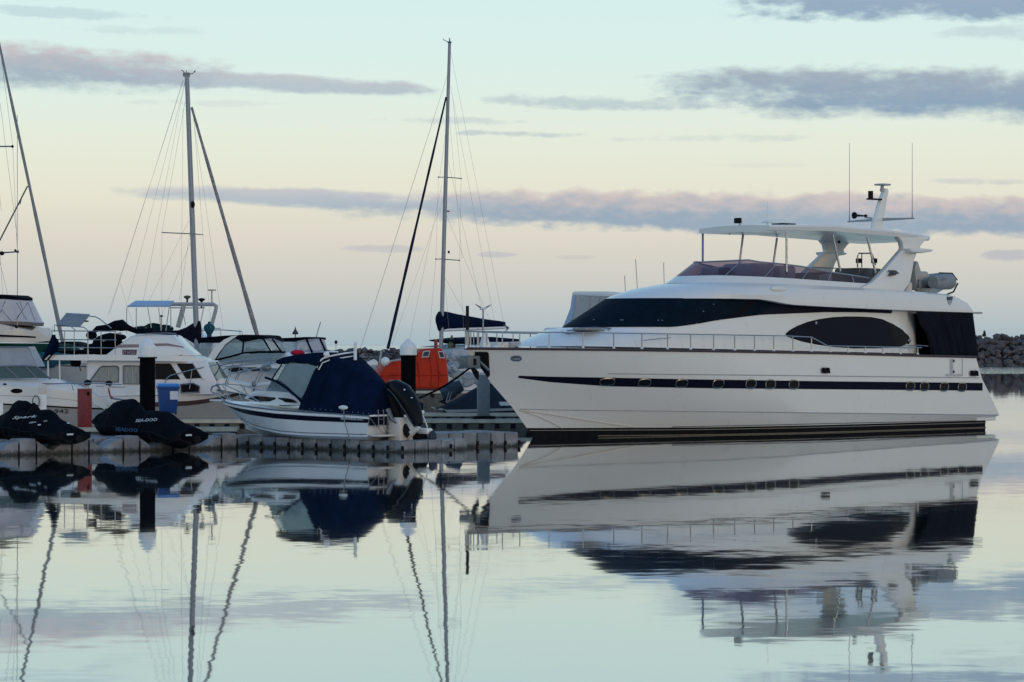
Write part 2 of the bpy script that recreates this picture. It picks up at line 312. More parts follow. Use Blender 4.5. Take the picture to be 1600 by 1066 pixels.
class MB:
    def __init__(s): s.v = []; s.f = []
    def add(s, vs, fs):
        k = len(s.v); s.v += [Vector(v) for v in vs]; s.f += [tuple(i+k for i in f) for f in fs]; return s
    def box(s, x0, y0, z0, x1, y1, z1):
        return s.add([(x0,y0,z0),(x1,y0,z0),(x1,y1,z0),(x0,y1,z0),(x0,y0,z1),(x1,y0,z1),(x1,y1,z1),(x0,y1,z1)],
                     [(0,3,2,1),(4,5,6,7),(0,1,5,4),(1,2,6,5),(2,3,7,6),(3,0,4,7)])
    def prism(s, poly, y0, y1=None):
        """side profile [(x,z)] between y0 and y1; y0/y1 may be lists, one width per point"""
        n = len(poly)
        if y1 is None: y1 = [-v for v in y0] if isinstance(y0, list) else -y0
        a = y0 if isinstance(y0, list) else [y0]*n; b = y1 if isinstance(y1, list) else [y1]*n
        return s.add([(p[0], a[i], p[1]) for i, p in enumerate(poly)]+[(p[0], b[i], p[1]) for i, p in enumerate(poly)],
                     [tuple(range(n)), tuple(range(2*n-1, n-1, -1))]+[(i, i+n, (i+1)%n+n, (i+1)%n) for i in range(n)])
    def tube(s, pts, r, n=6):
        pts = [Vector(p) for p in pts]; rr = r if isinstance(r, list) else [r]*len(pts); rings = []
        for i, p in enumerate(pts):
            d = (pts[min(i+1, len(pts)-1)]-pts[max(i-1, 0)]).normalized()
            u = d.cross(Vector((0,0,1)) if abs(d.z) < .9 else Vector((1,0,0))).normalized(); v = d.cross(u)
            rings.append([p+(u*math.cos(2*math.pi*k/n)+v*math.sin(2*math.pi*k/n))*rr[i] for k in range(n)])
        return s.loft(rings)
    def loft(s, rings, closed=True, caps=True):
        n = len(rings[0]); k = len(s.v)
        for r in rings: s.v += [Vector(p) for p in r]
        for i in range(len(rings)-1):
            for j in range(n if closed else n-1):
                a = k+i*n+j; b = k+i*n+(j+1)%n
                s.f.append((a, b, b+n, a+n))
        if caps and closed: s.f.append(tuple(k+j for j in reversed(range(n)))); s.f.append(tuple(k+(len(rings)-1)*n+j for j in range(n)))
        return s
    def lathe(s, c, prof, n=16, axis='z'):
        rings = []
        for r, h in prof:
            ring = []
            for k in range(n):
                a = 2*math.pi*k/n; p = (r*math.cos(a), r*math.sin(a), h)
                if axis == 'x': p = (h, p[0], p[1])
                if axis == 'y': p = (p[0], h, p[1])
                ring.append(Vector(c)+Vector(p))
            rings.append(ring)
        return s.loft(rings)
    def ball(s, c, r, n=10):
        r = r if isinstance(r, tuple) else (r, r, r)
        prof = [(math.sin(math.pi*i/6), -math.cos(math.pi*i/6)) for i in range(7)]
        rings = [[(c[0]+max(q, .02)*r[0]*math.cos(2*math.pi*k/n), c[1]+max(q, .02)*r[1]*math.sin(2*math.pi*k/n), c[2]+h*r[2]) for k in range(n)] for q, h in prof]
        return s.loft(rings)
    def mesh(s, bev=0.0, angle=38, merge=False):
        bm = bmesh.new(); vs = [bm.verts.new(v) for v in s.v]
        for f in s.f:
            try: bm.faces.new([vs[i] for i in f])
            except ValueError: pass
        if merge: bmesh.ops.remove_doubles(bm, verts=bm.verts, dist=1e-4)
        bmesh.ops.recalc_face_normals(bm, faces=bm.faces)
        if bev:
            es = [e for e in bm.edges if e.is_manifold and e.calc_face_angle(0) > .6]
            bmesh.ops.bevel(bm, geom=es, offset=bev, segments=2, profile=.5, affect='EDGES', clamp_overlap=True)
        bmesh.ops.triangulate(bm, faces=[f for f in bm.faces if len(f.verts) > 4])
        for f in bm.faces: f.smooth = True
        for e in bm.edges:
            if e.is_manifold and e.calc_face_angle(0) > R(angle): e.smooth = False
        me = bpy.data.meshes.new('m'); bm.to_mesh(me); bm.free(); return me
    def build(s, name, m, parent=None, bev=0.0, angle=38, label=None, kind=None, loc=None, merge=False):
        me = s.mesh(bev, angle, merge); me.name = name; me.materials.append(m)
        o = bpy.data.objects.new(name, me); COL.objects.link(o)
        if parent is not None: o.parent = parent
        if loc is not None: o.location = loc
        if label: o['label'] = label
        if kind: o['kind'] = kind
        return o
    def bvh(s):
        me = s.mesh(); bm = bmesh.new(); bm.from_mesh(me); t = BVHTree.FromBMesh(bm); bm.free(); return t
# plan curves: level lines that run from the nose round the near side to the aft end
def bowshape(k): return lambda t: 1-(1-min(1, max(0, t)))**k
def ellshape(q): return lambda t: (max(0, 1-(1-min(1, max(0, t)))**2))**(.5*q)
def level(fr, pxs, Rr, w, shape, sg=1, n1=14, n2=14):
    """pxs: photo points, nose (on the centre line) first, then along the near side; returns near-side ring and (x,z) trace"""
    wf = w if callable(w) else (lambda x: w)
    x0, z0 = fr.at(*pxs[0], 0.0)
    tr = [(x0, z0)]
    for p in pxs[1:]:
        y = -wf(x0)
        for _ in range(12):
            x, z = fr.at(*p, y); y = -wf(x)*shape((x-x0)*sg/Rr)
        tr.append((x, z))
    return ring(tr, x0, tr[-1][0], Rr, wf, shape, sg, n1, n2), tr
def ring(tr, x0, x1, Rr, wf, shape, sg=1, n1=14, n2=14):
    zf = pl(tr) if not callable(tr) else tr
    L = abs(x1-x0); Rr = min(Rr, L*.98); xs = [x0+sg*Rr*(1-math.cos(i/n1*math.pi/2)) for i in range(n1)]
    xs += [x0+sg*(Rr+(L-Rr)*i/n2) for i in range(n2+1)]
    wf = wf if callable(wf) else (lambda x, w=wf: w)
    return [Vector((x, -wf(x)*shape((x-x0)*sg/Rr), zf(x))) for x in xs]
def full(r): return [Vector((p.x, -p.y, p.z)) for p in reversed(r[1:])]+list(r)
def shell(rings, top=True, bottom=True, aft=True):
    m = MB(); fu = [full(r) for r in rings]; m.loft(fu, closed=False, caps=False)
    n = len(fu[0]); h = n//2
    def cap(r):
        for i in range(h):
            a, b, c, d = r[h+i], r[h+i+1], r[h-i-1], r[h-i]
            m.add([a, b, c, d], [(0,1,2,3)])
    if top: cap(fu[-1])
    if bottom: cap(fu[0])
    if aft:
        for a, b in zip(fu, fu[1:]): m.add([a[0], b[0], b[-1], a[-1]], [(0,1,2,3)])
    return m
def band(rings, zb, zt, x0, x1, off=.012, rows=4, both=True):
    """strip that follows the shell between two heights (functions of x)"""
    cols = list(zip(*rings)); out = []
    def pz(c, z):
        for a, b in zip(c, c[1:]):
            lo, hi = (a, b) if a.z <= b.z else (b, a)
            if lo.z <= z <= hi.z+1e-6: return a.lerp(b, (z-a.z)/(b.z-a.z) if abs(b.z-a.z) > 1e-6 else 0)
        return Vector(c[0]) if abs(z-c[0].z) < abs(z-c[-1].z) else Vector(c[-1])
    for c in cols:
        col = []
        for k in range(rows+1):
            p = pz(c, 4)
            for _ in range(4): p = pz(c, zb(p.x)+(zt(p.x)-zb(p.x))*k/rows)
            col.append(p)
        if min(q.x for q in col) >= x0-1e-6 and max(q.x for q in col) <= x1+1e-6: out.append(col)
    m = MB()
    res = []
    for i, col in enumerate(out):
        a = out[max(0, i-1)]; b = out[min(len(out)-1, i+1)]; rr = []
        for k, p in enumerate(col):
            t = b[k]-a[k]; v = col[min(rows, k+1)]-col[max(0, k-1)]; nn = t.cross(v)
            if nn.length < 1e-9: nn = Vector((-1, 0, 0))
            nn.normalize()
            if nn.y > 0 or (abs(nn.y) < .05 and nn.x > 0): nn = -nn
            rr.append(p+nn*off)
        res.append(rr)
    m.loft(res, closed=False, caps=False)
    if both: m.loft([[Vector((p.x, -p.y, p.z)) for p in r] for r in res], closed=False, caps=False)
    return m
def decal(fr, bvh, outline, off=.01, rings=3):
    cx = sum(p[0] for p in outline)/len(outline); cy = sum(p[1] for p in outline)/len(outline); m = MB(); pts = []; last = None
    for q in [(cx, cy)]+list(outline):
        last = fr.hit(bvh, *q)
        if last[0] is not None: break
    if last[0] is None: print('DECAL MISS', outline[:2]); return m
    for k in range(rings+1):
        row = []
        for p in outline:
            q = (cx+(p[0]-cx)*max(.02, k/rings), cy+(p[1]-cy)*max(.02, k/rings)); h, n = fr.hit(bvh, *q)
            if h is None: h, n = last
            last = (h, n); row.append(h+n*off)
        pts.append(row)
    m.loft(pts, closed=True, caps=False); m.add(pts[0], [tuple(range(len(pts[0])))])
    return m
def strip(fr, bvh, top, bot, off=.01, n=60, rows=2):
    ft, fb = pl(top), pl(bot); x0 = max(top[0][0], bot[0][0]); x1 = min(top[-1][0], bot[-1][0]); out = []
    for i in range(n+1):
        x = x0+(x1-x0)*i/n; col = []
        for k in range(rows+1):
            y = ft(x)+(fb(x)-ft(x))*k/rows; h, nn = fr.hit(bvh, x, y)
            if h is None: col = None; break
            col.append(h+nn*off)
        if col: out.append(col)
    return MB().loft(out, closed=False, caps=False)
def oval(cx, cy, a, b, n=20, q=2.0, sk=0.0):
    o = []
    for k in range(n):
        t = 2*math.pi*k/n; c, s = math.cos(t), math.sin(t)
        o.append((cx+a*abs(c)**(2/q)*(1 if c > 0 else -1), cy+b*abs(s)**(2/q)*(1 if s > 0 else -1)+sk*c))
    return o
def text_verts(txt, shear=0.0):
    c = bpy.data.curves.new('t', 'FONT'); c.body = txt; c.extrude = .02; c.shear = shear; c.resolution_u = 2
    o = bpy.data.objects.new('t', c); COL.objects.link(o); bpy.context.view_layer.update()
    me = bpy.data.meshes.new_from_object(o.evaluated_get(bpy.context.evaluated_depsgraph_get()))
    vs = [v.co.copy() for v in me.vertices]; fs = [tuple(p.vertices) for p in me.polygons]
    bpy.data.objects.remove(o); bpy.data.curves.remove(c); bpy.data.meshes.remove(me); return vs, fs
def text(fr, bvh, p0, p1, hpx, txt, m, parent, name='lettering', shear=0.0, off=.012, plane_y=None):
    """lettering on a surface: p0, p1 photo points of the base line's ends, hpx cap height"""
    def h(p):
        if bvh is not None:
            a, n = fr.hit(bvh, *p)
            if a is not None: return a, n
        x, z = fr.at(p[0], p[1], plane_y if plane_y is not None else 0); return Vector((x, plane_y or 0, z)), Vector((0, -1, 0))
    a, n = h(p0); b, n2 = h(p1); up, _ = h((p0[0], p0[1]-hpx))
    vs, fs = text_verts(txt, shear); x0 = min(v.x for v in vs); x1 = max(v.x for v in vs); y0 = min(v.y for v in vs); y1 = max(v.y for v in vs)
    n = (n+n2).normalized(); U = b-a; V = up-a
    mb = MB(); mb.add([a+U*((v.x-x0)/(x1-x0))+V*((v.y-y0)/(y1-y0))+n*(off+(.004 if v.z > 0 else -.004)) for v in vs], fs)
    return mb.build(name, m, parent)
def P(fr, pts, y): return [fr.at(a, b, y) for a, b in pts]
def P3(fr, pts, y): return [(lambda q: (q[0], y, q[1]))(fr.at(a, b, y)) for a, b in pts]
def cabin(fr, pts, yb, yt, name, m, parent, bev=.02, **k):
    """profile traced on the near side, narrowing upwards from yb to yt"""
    q = P(fr, pts, -yb); z0 = min(p[1] for p in q); z1 = max(p[1] for p in q)
    wf = lambda z: yb+(yt-yb)*(z-z0)/(z1-z0)
    q = [fr.at(a, b, -wf(z)) for (a, b), (x, z) in zip(pts, q)]
    MB().prism(q, [-wf(z) for x, z in q]).build(name, m, parent, bev=bev, **k)
    return wf
def pane(fr, pts, wf, name, m, parent, off=.012, both=False, th=.01, **k):
    q = [fr.at(a, b, -wf(fr.at(a, b, -wf(2.0))[1])) for a, b in pts]
    y = [-wf(z)-off for x, z in q]
    mb = MB().prism(q, y, [v+th for v in y])
    if both: mb.prism(q, [-v for v in y], [-v-th for v in y])
    return mb.build(name, m, parent, **k)
def frame(fr, pts, wf, r, name, m, parent, off=.015, closed=True):
    q = [fr.at(a, b, -wf(fr.at(a, b, -wf(2.0))[1])) for a, b in pts]
    p = [(x, -wf(z)-off, z) for x, z in q]
    return MB().tube(p+([p[0]] if closed else []), r, 5).build(name, m, parent)
def hull(fr, deck, chine, keel, L, wd, wc, sg, parent, m=None, entry=.45, low=None, k1=2.3, k2=1.7, mid=.0):
    """deck/chine/keel: photo points from bow to stern (near side)"""
    a, _ = level(fr, deck, L*entry, wd, bowshape(k1), sg); b, _ = level(fr, chine, L*(entry+.1), wc, bowshape(k2), sg)
    c, _ = level(fr, keel, L*(entry+.15), wc*.55, bowshape(1.5), sg)
    md = [p.lerp(q, .5)+Vector((0, (-mid if 0 < i else 0), 0)) for i, (p, q) in enumerate(zip(a, b))]
    rings = [c, b, md, a]
    sh = shell(rings); sh.build('hull', m or GEL, parent, angle=30); return rings, sh

# ------------------------------------------------------------------ water and far shore
def flat(name, x0, y0, x1, y1, z, m, nx=1, ny=1):
    vs = [(x0+(x1-x0)*i/nx, y0+(y1-y0)*j/ny, z) for j in range(ny+1) for i in range(nx+1)]
    fs = [(j*(nx+1)+i, j*(nx+1)+i+1, (j+1)*(nx+1)+i+1, (j+1)*(nx+1)+i) for j in range(ny) for i in range(nx)]
    return MB().add(vs, fs).build(name, m)
wtr = flat('water', -9000, -300, 9000, 24000, 0, WATER); cat(wtr, None, None, kind='structure')
HILL = mat('far land', (0.10,0.15,0.18), .9, srgb=False)
hm = MB(); ringp = []
for k, (x, h) in enumerate([(-190,0),(-160,3),(-130,6),(-100,5),(-75,8),(-40,4),(-10,5),(20,0)]):
    ringp.append([(x, 5200, 0), (x, 5230, h*.9), (x, 5260, h), (x, 5320, 0)])
hl = hm.loft(ringp, closed=False, caps=False).build('far_headland', HILL); cat(hl, None, None, kind='structure')

def rock_mesh(seed):
    rnd = random.Random(seed); bm = bmesh.new(); bmesh.ops.create_icosphere(bm, subdivisions=1, radius=1)
    for v in bm.verts: v.co = Vector((v.co.x*rnd.uniform(.75,1.2), v.co.y*rnd.uniform(.75,1.2), v.co.z*rnd.uniform(.7,1.1)))*rnd.uniform(.8,1.15)
    me = bpy.data.meshes.new('rock'); bm.to_mesh(me); bm.free(); me.materials.append(ROCK); return me
RM = [rock_mesh(i) for i in range(9)]
bw = bpy.data.objects.new('breakwater', None); COL.objects.link(bw); bw.location = (85, 412, 0)
cat(bw, 'dark rock breakwater closing the harbour beyond the boats', 'breakwater')
def bw_top(x): return 4.7 if x > 40 else (2.75 if x < 25 else 2.75+(x-25)/15*1.95)
core = MB(); sec = []
for i in range(61):
    x = -330+i*11; t = bw_top(x); sec.append([(x-85, -3.2, -1.5), (x-85, -1.3+.2*(4.7-t), t*.35), (x-85, .6, t-.75), (x-85, 5, t-.35), (x-85, 10, -1.5)])
core.loft(sec, closed=False, caps=False); core.build('core', ROCK, bw)
rnd = random.Random(3); near_rocks = 0; far_mb = MB()
def rock_at(x, v, s):
    t = bw_top(x); y = -4.2*(1-v)+.1; z = -.3+v*(t+.1)
    return Vector((x-85, y, z))
i = 0
x = 72.0
while x < 86:                                       # the stretch that shows beside the stern: rocks one by one
    for row in range(7):
        v = (row+rnd.uniform(-.25,.25))/6.2; s = rnd.uniform(.40,.92)
        o = bpy.data.objects.new('rock', RM[rnd.randrange(9)]); COL.objects.link(o); o.parent = bw
        o.location = rock_at(x+rnd.uniform(-.35,.35), v, s); o.scale = (s*rnd.uniform(.9,1.6), s, s*rnd.uniform(.7,1.05))
        o.rotation_euler = (rnd.uniform(-.6,.6), rnd.uniform(-.6,.6), rnd.uniform(0,6.3)); i += 1
    x += .85
def stone(mb, c, s, r):
    bmv = RM[r.randrange(9)]; rot = Matrix.Rotation(r.uniform(0, 6.3), 3, 'Z') @ Matrix.Rotation(r.uniform(-.6,.6), 3, 'X')
    mb.add([rot @ Vector((v.co.x*s[0], v.co.y*s[1], v.co.z*s[2]))+c for v in bmv.vertices], [tuple(p.vertices) for p in bmv.polygons])
x = -120.0
while x < 125:
    if 71.5 < x < 86: x += .9; continue
    for row in range(6 if x > 30 else 4):
        n = 5.3 if x > 30 else 3.4
        v = (row+rnd.uniform(-.25,.25))/n; s = rnd.uniform(.45,.85)
        stone(far_mb, rock_at(x+rnd.uniform(-.4,.4), v, s), (s*1.3, s, s*.85), rnd)
    x += .95
far_mb.build('rock_pile', ROCK, bw, kind='stuff')
# little bush on the crest
sf = Fr(*wp(1538, 540, 410)[:2], 0); sh = thing('shrub', sf, 'small dark bush standing alone on top of the rock breakwater beside the stern curtain', 'shrub', z=4.5)
mb = MB()
for k in range(60):
    h = rnd.random(); rr = .38*(1-h*.85); a = rnd.uniform(0, 6.3)
    stone(mb, Vector((math.cos(a)*rr*rnd.random(), math.sin(a)*rr*rnd.random(), .15+h*.85)), (.11,.11,.10), rnd)
mb.build('crown', SHRUB, sh); MB().tube([(0,0,-.3),(0,0,.9)], .04).build('trunk', TEAK, sh)
# channel beacon and marker
bf = Fr(*wp(461.5, 540, 330)[:2], 0); bc = thing('channel_beacon', bf, 'thin harbour beacon with a cone topmark rising behind the black canopied cruiser', 'beacon')
MB().tube([(0,0,-1),(0,0,4.9)], .09).build('post', SSD, bc); MB().box(-.3,-.3,2.9,.3,.3,3.7).build('lamp_box', BLACK, bc, bev=.04)
MB().lathe((0,0,0), [(.02,5.6),(.12,5.2),(.42,4.75),(.3,4.6),(.02,4.6)], 12).build('topmark', SOFT, bc)
bf = Fr(*wp(525, 540, 395)[:2], 0); b2 = thing('marker_light', bf, 'small dark marker light on a post above the rocks left of the navy canopy frame', 'marker')
MB().tube([(0,0,1.5),(0,0,3.6)], .05).build('post', SSD, b2); MB().ball((0,0,3.7), (.24,.24,.3)).build('lamp', BLACK, b2)

# ------------------------------------------------------------------ big motor yacht
YF = Fr(wp(727, 0, 88.5).x, 88.5, 39)
Y = thing('motor_yacht', YF, 'large white motor yacht with navy stripe, portholes and hardtop flybridge moored bow to the dock', 'yacht')
bd = pl([(0,2.98),(14,2.98),(21,2.78),(25,2.7)]); bshape = bowshape(2.6)
hw = lambda x: bd(x)
deck, dtr = level(YF, [(727,545),(900,546.5),(1100,549),(1300,552.5),(1440,556.5),(1525,558.5)], 10.5, hw, bshape, 1, 20, 20)
rub2, _ = level(YF, [(748,571),(940,585),(1100,586),(1280,587.5),(1440,589.5),(1534,591)], 11.0, lambda x: bd(x)+.03, bowshape(2.35), 1, 20, 20)
mid_, _ = level(YF, [(768.5,600),(900,608),(1100,612),(1300,613),(1545,613)], 11.6, lambda x: bd(x)+.0, bowshape(2.1), 1, 20, 20)
kn, _ = level(YF, [(801,637.5),(900,641),(1100,643),(1300,645.5),(1562,649)], 12.3, lambda x: bd(x)-.06, bowshape(1.9), 1, 20, 20)
lowr, _ = level(YF, [(823,669),(1000,668.5),(1100,668),(1300,664),(1540,657.5)], 12.5, lambda x: bd(x)-.32, bowshape(1.55), 1, 20, 20)
und, _ = level(YF, [(838,692),(1000,693),(1100,691),(1300,684),(1536,676)], 12.5, lambda x: bd(x)-.5, bowshape(1.5), 1, 20, 20)
und = [Vector((p.x+.1, p.y, -.35)) for p in und]
HR = [lowr, kn, mid_, rub2, deck]
hs = shell(HR, bottom=False); YB = hs.bvh(); hs.build('hull', GEL, Y, angle=25)
shell([und, lowr], top=False, bottom=False).build('bottom', BLKANT, Y)
# teak capping on the sheer, groove lines and spray rails
dfull = [p+Vector((0, -.03 if p.y < 0 else .03, .0)) for p in full(deck)]
MB().tube([p+Vector((0,0,.01)) for p in dfull], .045, 5).build('rubbing_strake', TEAK, Y)
def surf_line(pts, name, m, r, n=50, off=.0):
    f = pl(pts); out = []
    for i in range(n+1):
        x = pts[0][0]+(pts[-1][0]-pts[0][0])*i/n; h, nn = YF.hit(YB, x, f(x))
        if h is not None: out.append(h+nn*off)
    return MB().tube(out, r, 5).build(name, m, Y)
surf_line([(950,584),(1100,585.5),(1280,587.5),(1440,589.5),(1530,590.6)], 'moulding', GELG, .018)
surf_line([(812,639.5),(900,641),(1100,643),(1300,645.5),(1558,648.6)], 'moulding', GELG, .018)
surf_line([(815,641),(850,646),(900,654),(950,661.5),(990,667)], 'spray_rail', GELC, .03)
surf_line([(812,641),(840,650),(862,660),(878,668.5)], 'spray_rail', GELC, .03)
surf_line([(1050,667),(1200,664),(1350,660.5),(1534,657)], 'waterline_bead', SSD, .02)
MB().tube([p.lerp(q, .12)+Vector((0,-.03 if p.y < 0 else 0,0)) for p, q in zip(lowr, und)][1:], .014, 5).build('reflection_line', mat('reflection line grey', (.24,.22,.19), .5, srgb=False), Y)  # thin pale tube stands in for light reflected along the black bottom
MB().tube([p.lerp(q, .42)+Vector((0,-.03,0)) for p, q in zip(lowr, und)][8:], .020, 5).build('reflection_line', mat('reflection line tan', (.17,.14,.095), .5, srgb=False), Y)  # second tan tube aft, the underside's reflection put in as colour
strip(YF, YB, [(810,587),(860,588.5),(950,590),(1100,593),(1300,596),(1450,597.5),(1535,598.5)],
      [(810,590.5),(860,597),(950,603.5),(1100,606.5),(1300,608.5),(1450,609.8),(1535,610.5)], .012, 90).build('stripe', STRIPE, Y)
for px, py, a in [(948.5,596,10),(1006.5,597.5,9.5),(1064.5,598.5,9),(1121.5,599.5,8.6),(1172.5,600,8.2),(1203,600.5,8),(1239.5,601,8),(1421.5,603.5,6.6),(1443.5,604,6.6),(1474.5,604.5,6.6),(1502.5,605,6.4)]:
    h, n = YF.hit(YB, px, py); p1, _ = YF.hit(YB, px+2, py)
    U = (p1-h).normalized(); V = n.cross(U); V = V if V.z > 0 else -V
    rx, rz = .27 if px < 1000 else .24, .155
    def pt(t, s, o): 
        c, d = math.cos(t), math.sin(t)
        return h+U*rx*s*abs(c)**.7*(1 if c > 0 else -1)+V*rz*s*abs(d)**.7*(1 if d > 0 else -1)+n*o
    ringm = MB().tube([pt(2*math.pi*k/18, 1, .03) for k in range(19)], .024, 5).build('porthole', CHROME, Y)
    MB().add([pt(2*math.pi*k/18, .98, .022) for k in range(18)], [tuple(range(18))]).build('pane', GLASSD, ringm)
# dark hawse pocket with the anchor
decal(YF, YB, [(742,549),(760,549),(763.5,551),(764.5,570),(765.5,586),(762,590),(758,588.5),(754,582),(751,576),(748,569),(745,563),(742,556)], .035, 7).build('anchor_pocket', BLACK, Y)
an = MB(); ax, az_ = YF.at(733, 565, 0)
an.box(ax-.24, -.26, az_-.22, ax+.30, .26, az_+.2)
an.build('anchor_housing', mat('anchor casting grey', (.13,.145,.145), .5, metal=.3, srgb=False), Y, bev=.05)
MB().box(ax-.02,-.28,az_-.12,ax+.10,-.25,az_+.10).build('slot', BLACK, Y)
MB().tube([(ax+.3,-.1,az_+.05),(ax+.62,-.3,az_-.3)], .05).build('anchor_shank', SSD, Y)
MB().tube([(ax-.0,-.15,az_-.2),(ax+.15,-.2,az_-.40),(ax+.22,-.2,az_-.62)], [.06,.11,.03]).build('anchor_fluke', BLACK, Y)
# oval bow badge with worn lettering
h, n = YF.hit(YB, 806, 560)
decal(YF, YB, oval(806.5,560,8.6,4.6,24,2.6), .015, 2).build('badge', SS, Y)
decal(YF, YB, oval(806.5,560.3,7.0,3.2,24,2.6), .024, 2).build('badge_plate', mat('badge grey', (.03,.035,.05), .4, srgb=False), Y)
text(YF, YB, (801,562), (812,562), 3.6, '1000', WHTX, Y, off=.034)
# cleats set into the topside
for px, py in ((1289,579),(1521,583.5)):
    b = decal(YF, YB, oval(px, py, 7.6, 5.4, 16, 3), .012, 1).build('fairlead', SS, Y)
    for dx_ in (-3.0, 3.0): decal(YF, YB, oval(px+dx_, py, 2.6, 4.2, 12, 3), .022, 1).build('opening', BLACK, b)
    for dx_ in (-3.2, 3.2):
        hh, nn = YF.hit(YB, px+dx_, py-3); MB().tube([hh+nn*.02, hh+nn*.10, hh+nn*.12-Vector((0,0,.18))], .035, 6).build('horn', BLACK, b)
# boarding gate at the quarter
def hq(px, py, o=.0):
    h, n = YF.hit(YB, px, py); return h+n*o
def flatdecal(pts, name, m, off=.012, par=Y): return decal(YF, YB, pts, off, 2).build(name, m, par)
GSH = mat('gelcoat grey trim', (0.42,0.41,0.40), .4, srgb=False)
flatdecal([(1484,561),(1489,561),(1489,585),(1484,585)], 'gate_jamb', GSH)
flatdecal([(1477,584.5),(1503,584.5),(1503,588),(1477,588)], 'gate_sill', GSH, .016)
flatdecal([(1503,561),(1504,561),(1504,588),(1503,588)], 'gate_seam', GSH)
for py in (564, 581): flatdecal([(1488.5,py-2),(1491,py-2),(1491,py+2),(1488.5,py+2)], 'hinge', BLACK, .02)
# swim platform
xq, zq = YF.at(1560, 650, -2.6); xs_, _ = YF.at(1536, 652, -2.6)
MB().box(xs_-.3, -2.55, zq-.18, xq-.05, 2.55, zq-.02).build('swim_platform', GEL, Y, bev=.06)

# ---- deck saloon
def yp(px, py, y): a = YF.at(px, py, y); return (a[0], y, a[1])
sal = lambda w, k=0: (lambda x: w)
E2 = ellshape(1.0)
W0, _ = level(YF, [(806,541.5),(900,541),(1460,553)], 5.2, pl([(2,2.35),(20,2.32)]), E2, 1, 22, 26)
W1, _ = level(YF, [(868,515),(1010,520),(1430,528)], 4.2, pl([(2,2.3),(20,2.28)]), E2, 1, 22, 26)
W2, _ = level(YF, [(896,512),(1055,511.5),(1425,511)], 3.2, pl([(2,2.26),(20,2.26)]), E2, 1, 22, 26)
W3, _ = level(YF, [(962,466.5),(1125,466),(1420,478)], 3.4, pl([(2,2.05),(12,2.1),(20,2.16)]), E2, 1, 22, 26)
SR = [W0, W1, W2, W3]
xe = YF.at(1458, 520, -2.3)[0]
for r in SR:                                                     # common aft end, rounded in towards the cockpit door
    x0 = r[0].x
    for p in r[22:]: p.x = r[22].x+(p.x-r[22].x)*(xe-r[22].x)/(r[-1].x-r[22].x) if r[-1].x != r[22].x else p.x
for r in SR:
    for p in r:
        t = max(0, (p.x-(xe-1.5))/1.5); p.y += t*t*.9*(1 if p.y < 0 else 0)
ss_ = shell(SR, bottom=False); SB = ss_.bvh(); ss_.build('deck_saloon', GEL, Y, angle=28)
xof = lambda px, y=-2.15: YF.at(px, 500, y)[0]
zof = lambda px, py, y=-2.2: YF.at(px, py, y)
lowl = [zof(1050,511.4), zof(1085,507), zof(1120,500.5), zof(1190,492), zof(1255,489.5), zof(1290,488), zof(1350,488.3), zof(1405,490.5)]
zb = pl([(0, W2[0].z+.0), (W2[0].x, W2[0].z)]+lowl)
topl = [zof(1232,476,-2.15), zof(1290,480,-2.15)]
ztop = pl([(0, 4.92), (xof(1195), W3[22].z-.02)]+[(a, b+.05) for a, b in topl]+[(25, 4.62)])
zt = lambda x: min(ztop(x), pl([(p.x, p.z) for p in W3])(x)-.015)
band(SR, zb, zt, 0, xof(1405), .02, 5).build('windscreen_cover', MESHC, Y)
# side glass behind the front cover has its own brownish cover and tinted panes
x1_, x2_ = xof(1122), xof(1182)
band(SR, lambda x: zb(x)+.01, lambda x: zt(x)-.01, x2_, xof(1405), .034, 4, both=True).build('side_glass', GLASSO, Y)
band(SR, lambda x: zb(x)+.012, lambda x: zt(x)-.012, x1_, x2_+.25, .028, 4, both=False).build('side_window_cover', mat('dark brown mesh cover', (0.008,0.007,0.010), .6, srgb=False), Y)
# snap fasteners on the cover
mb = MB()
for px, py in [(928,501),(970,501.5),(973,501.5),(1028,501.5),(1034,501.5),(1075,508),(1087,506),(1098,487),(1114,476),(1124,500),(1131,467),(1240,0)][:-1]:
    h, n = YF.hit(SB, px, py)
    if h is not None: mb.ball(h+n*.03, (.035,.035,.02), 6)
mb.build('snap_fasteners', SS, Y, kind='stuff')
# oval saloon window
ov = [(1228,522),(1234,516.5),(1246,510),(1262,504),(1280,499.8),(1300,497),(1322,495.8),(1345,496),(1362,497),(1378,500),(1394,507),(1408,515),(1418,524),(1422,532),(1419,537),(1410,540),(1395,542),(1370,543),(1335,543.5),(1300,541),(1275,537.5),(1255,533.5),(1240,529),(1231,526)]
flo = decal(YF, SB, [(1325+(a-1325)*1.012, 520+(b-520)*1.05) for a, b in ov], .010, 4).build('oval_window', GLASSD, Y)
decal(YF, SB, ov, .022, 4).build('pane', GLASSO, flo)
decal(YF, SB, [(1386,503.5),(1396,508),(1408,516),(1417,524),(1420,532),(1417,536),(1406,539.5),(1398,540)], .030, 2).build('open_pane', GLASSD, flo)
for px, py in ((1274,505),(1419,532)):
    h, n = YF.hit(SB, px, py)
    if h is not None: MB().ball(h+n*.04, (.05,.04,.07), 8).build('handle', SS, flo)
flatd = lambda pts, name, m, off=.02: decal(YF, SB, pts, off, 1).build(name, m, Y)
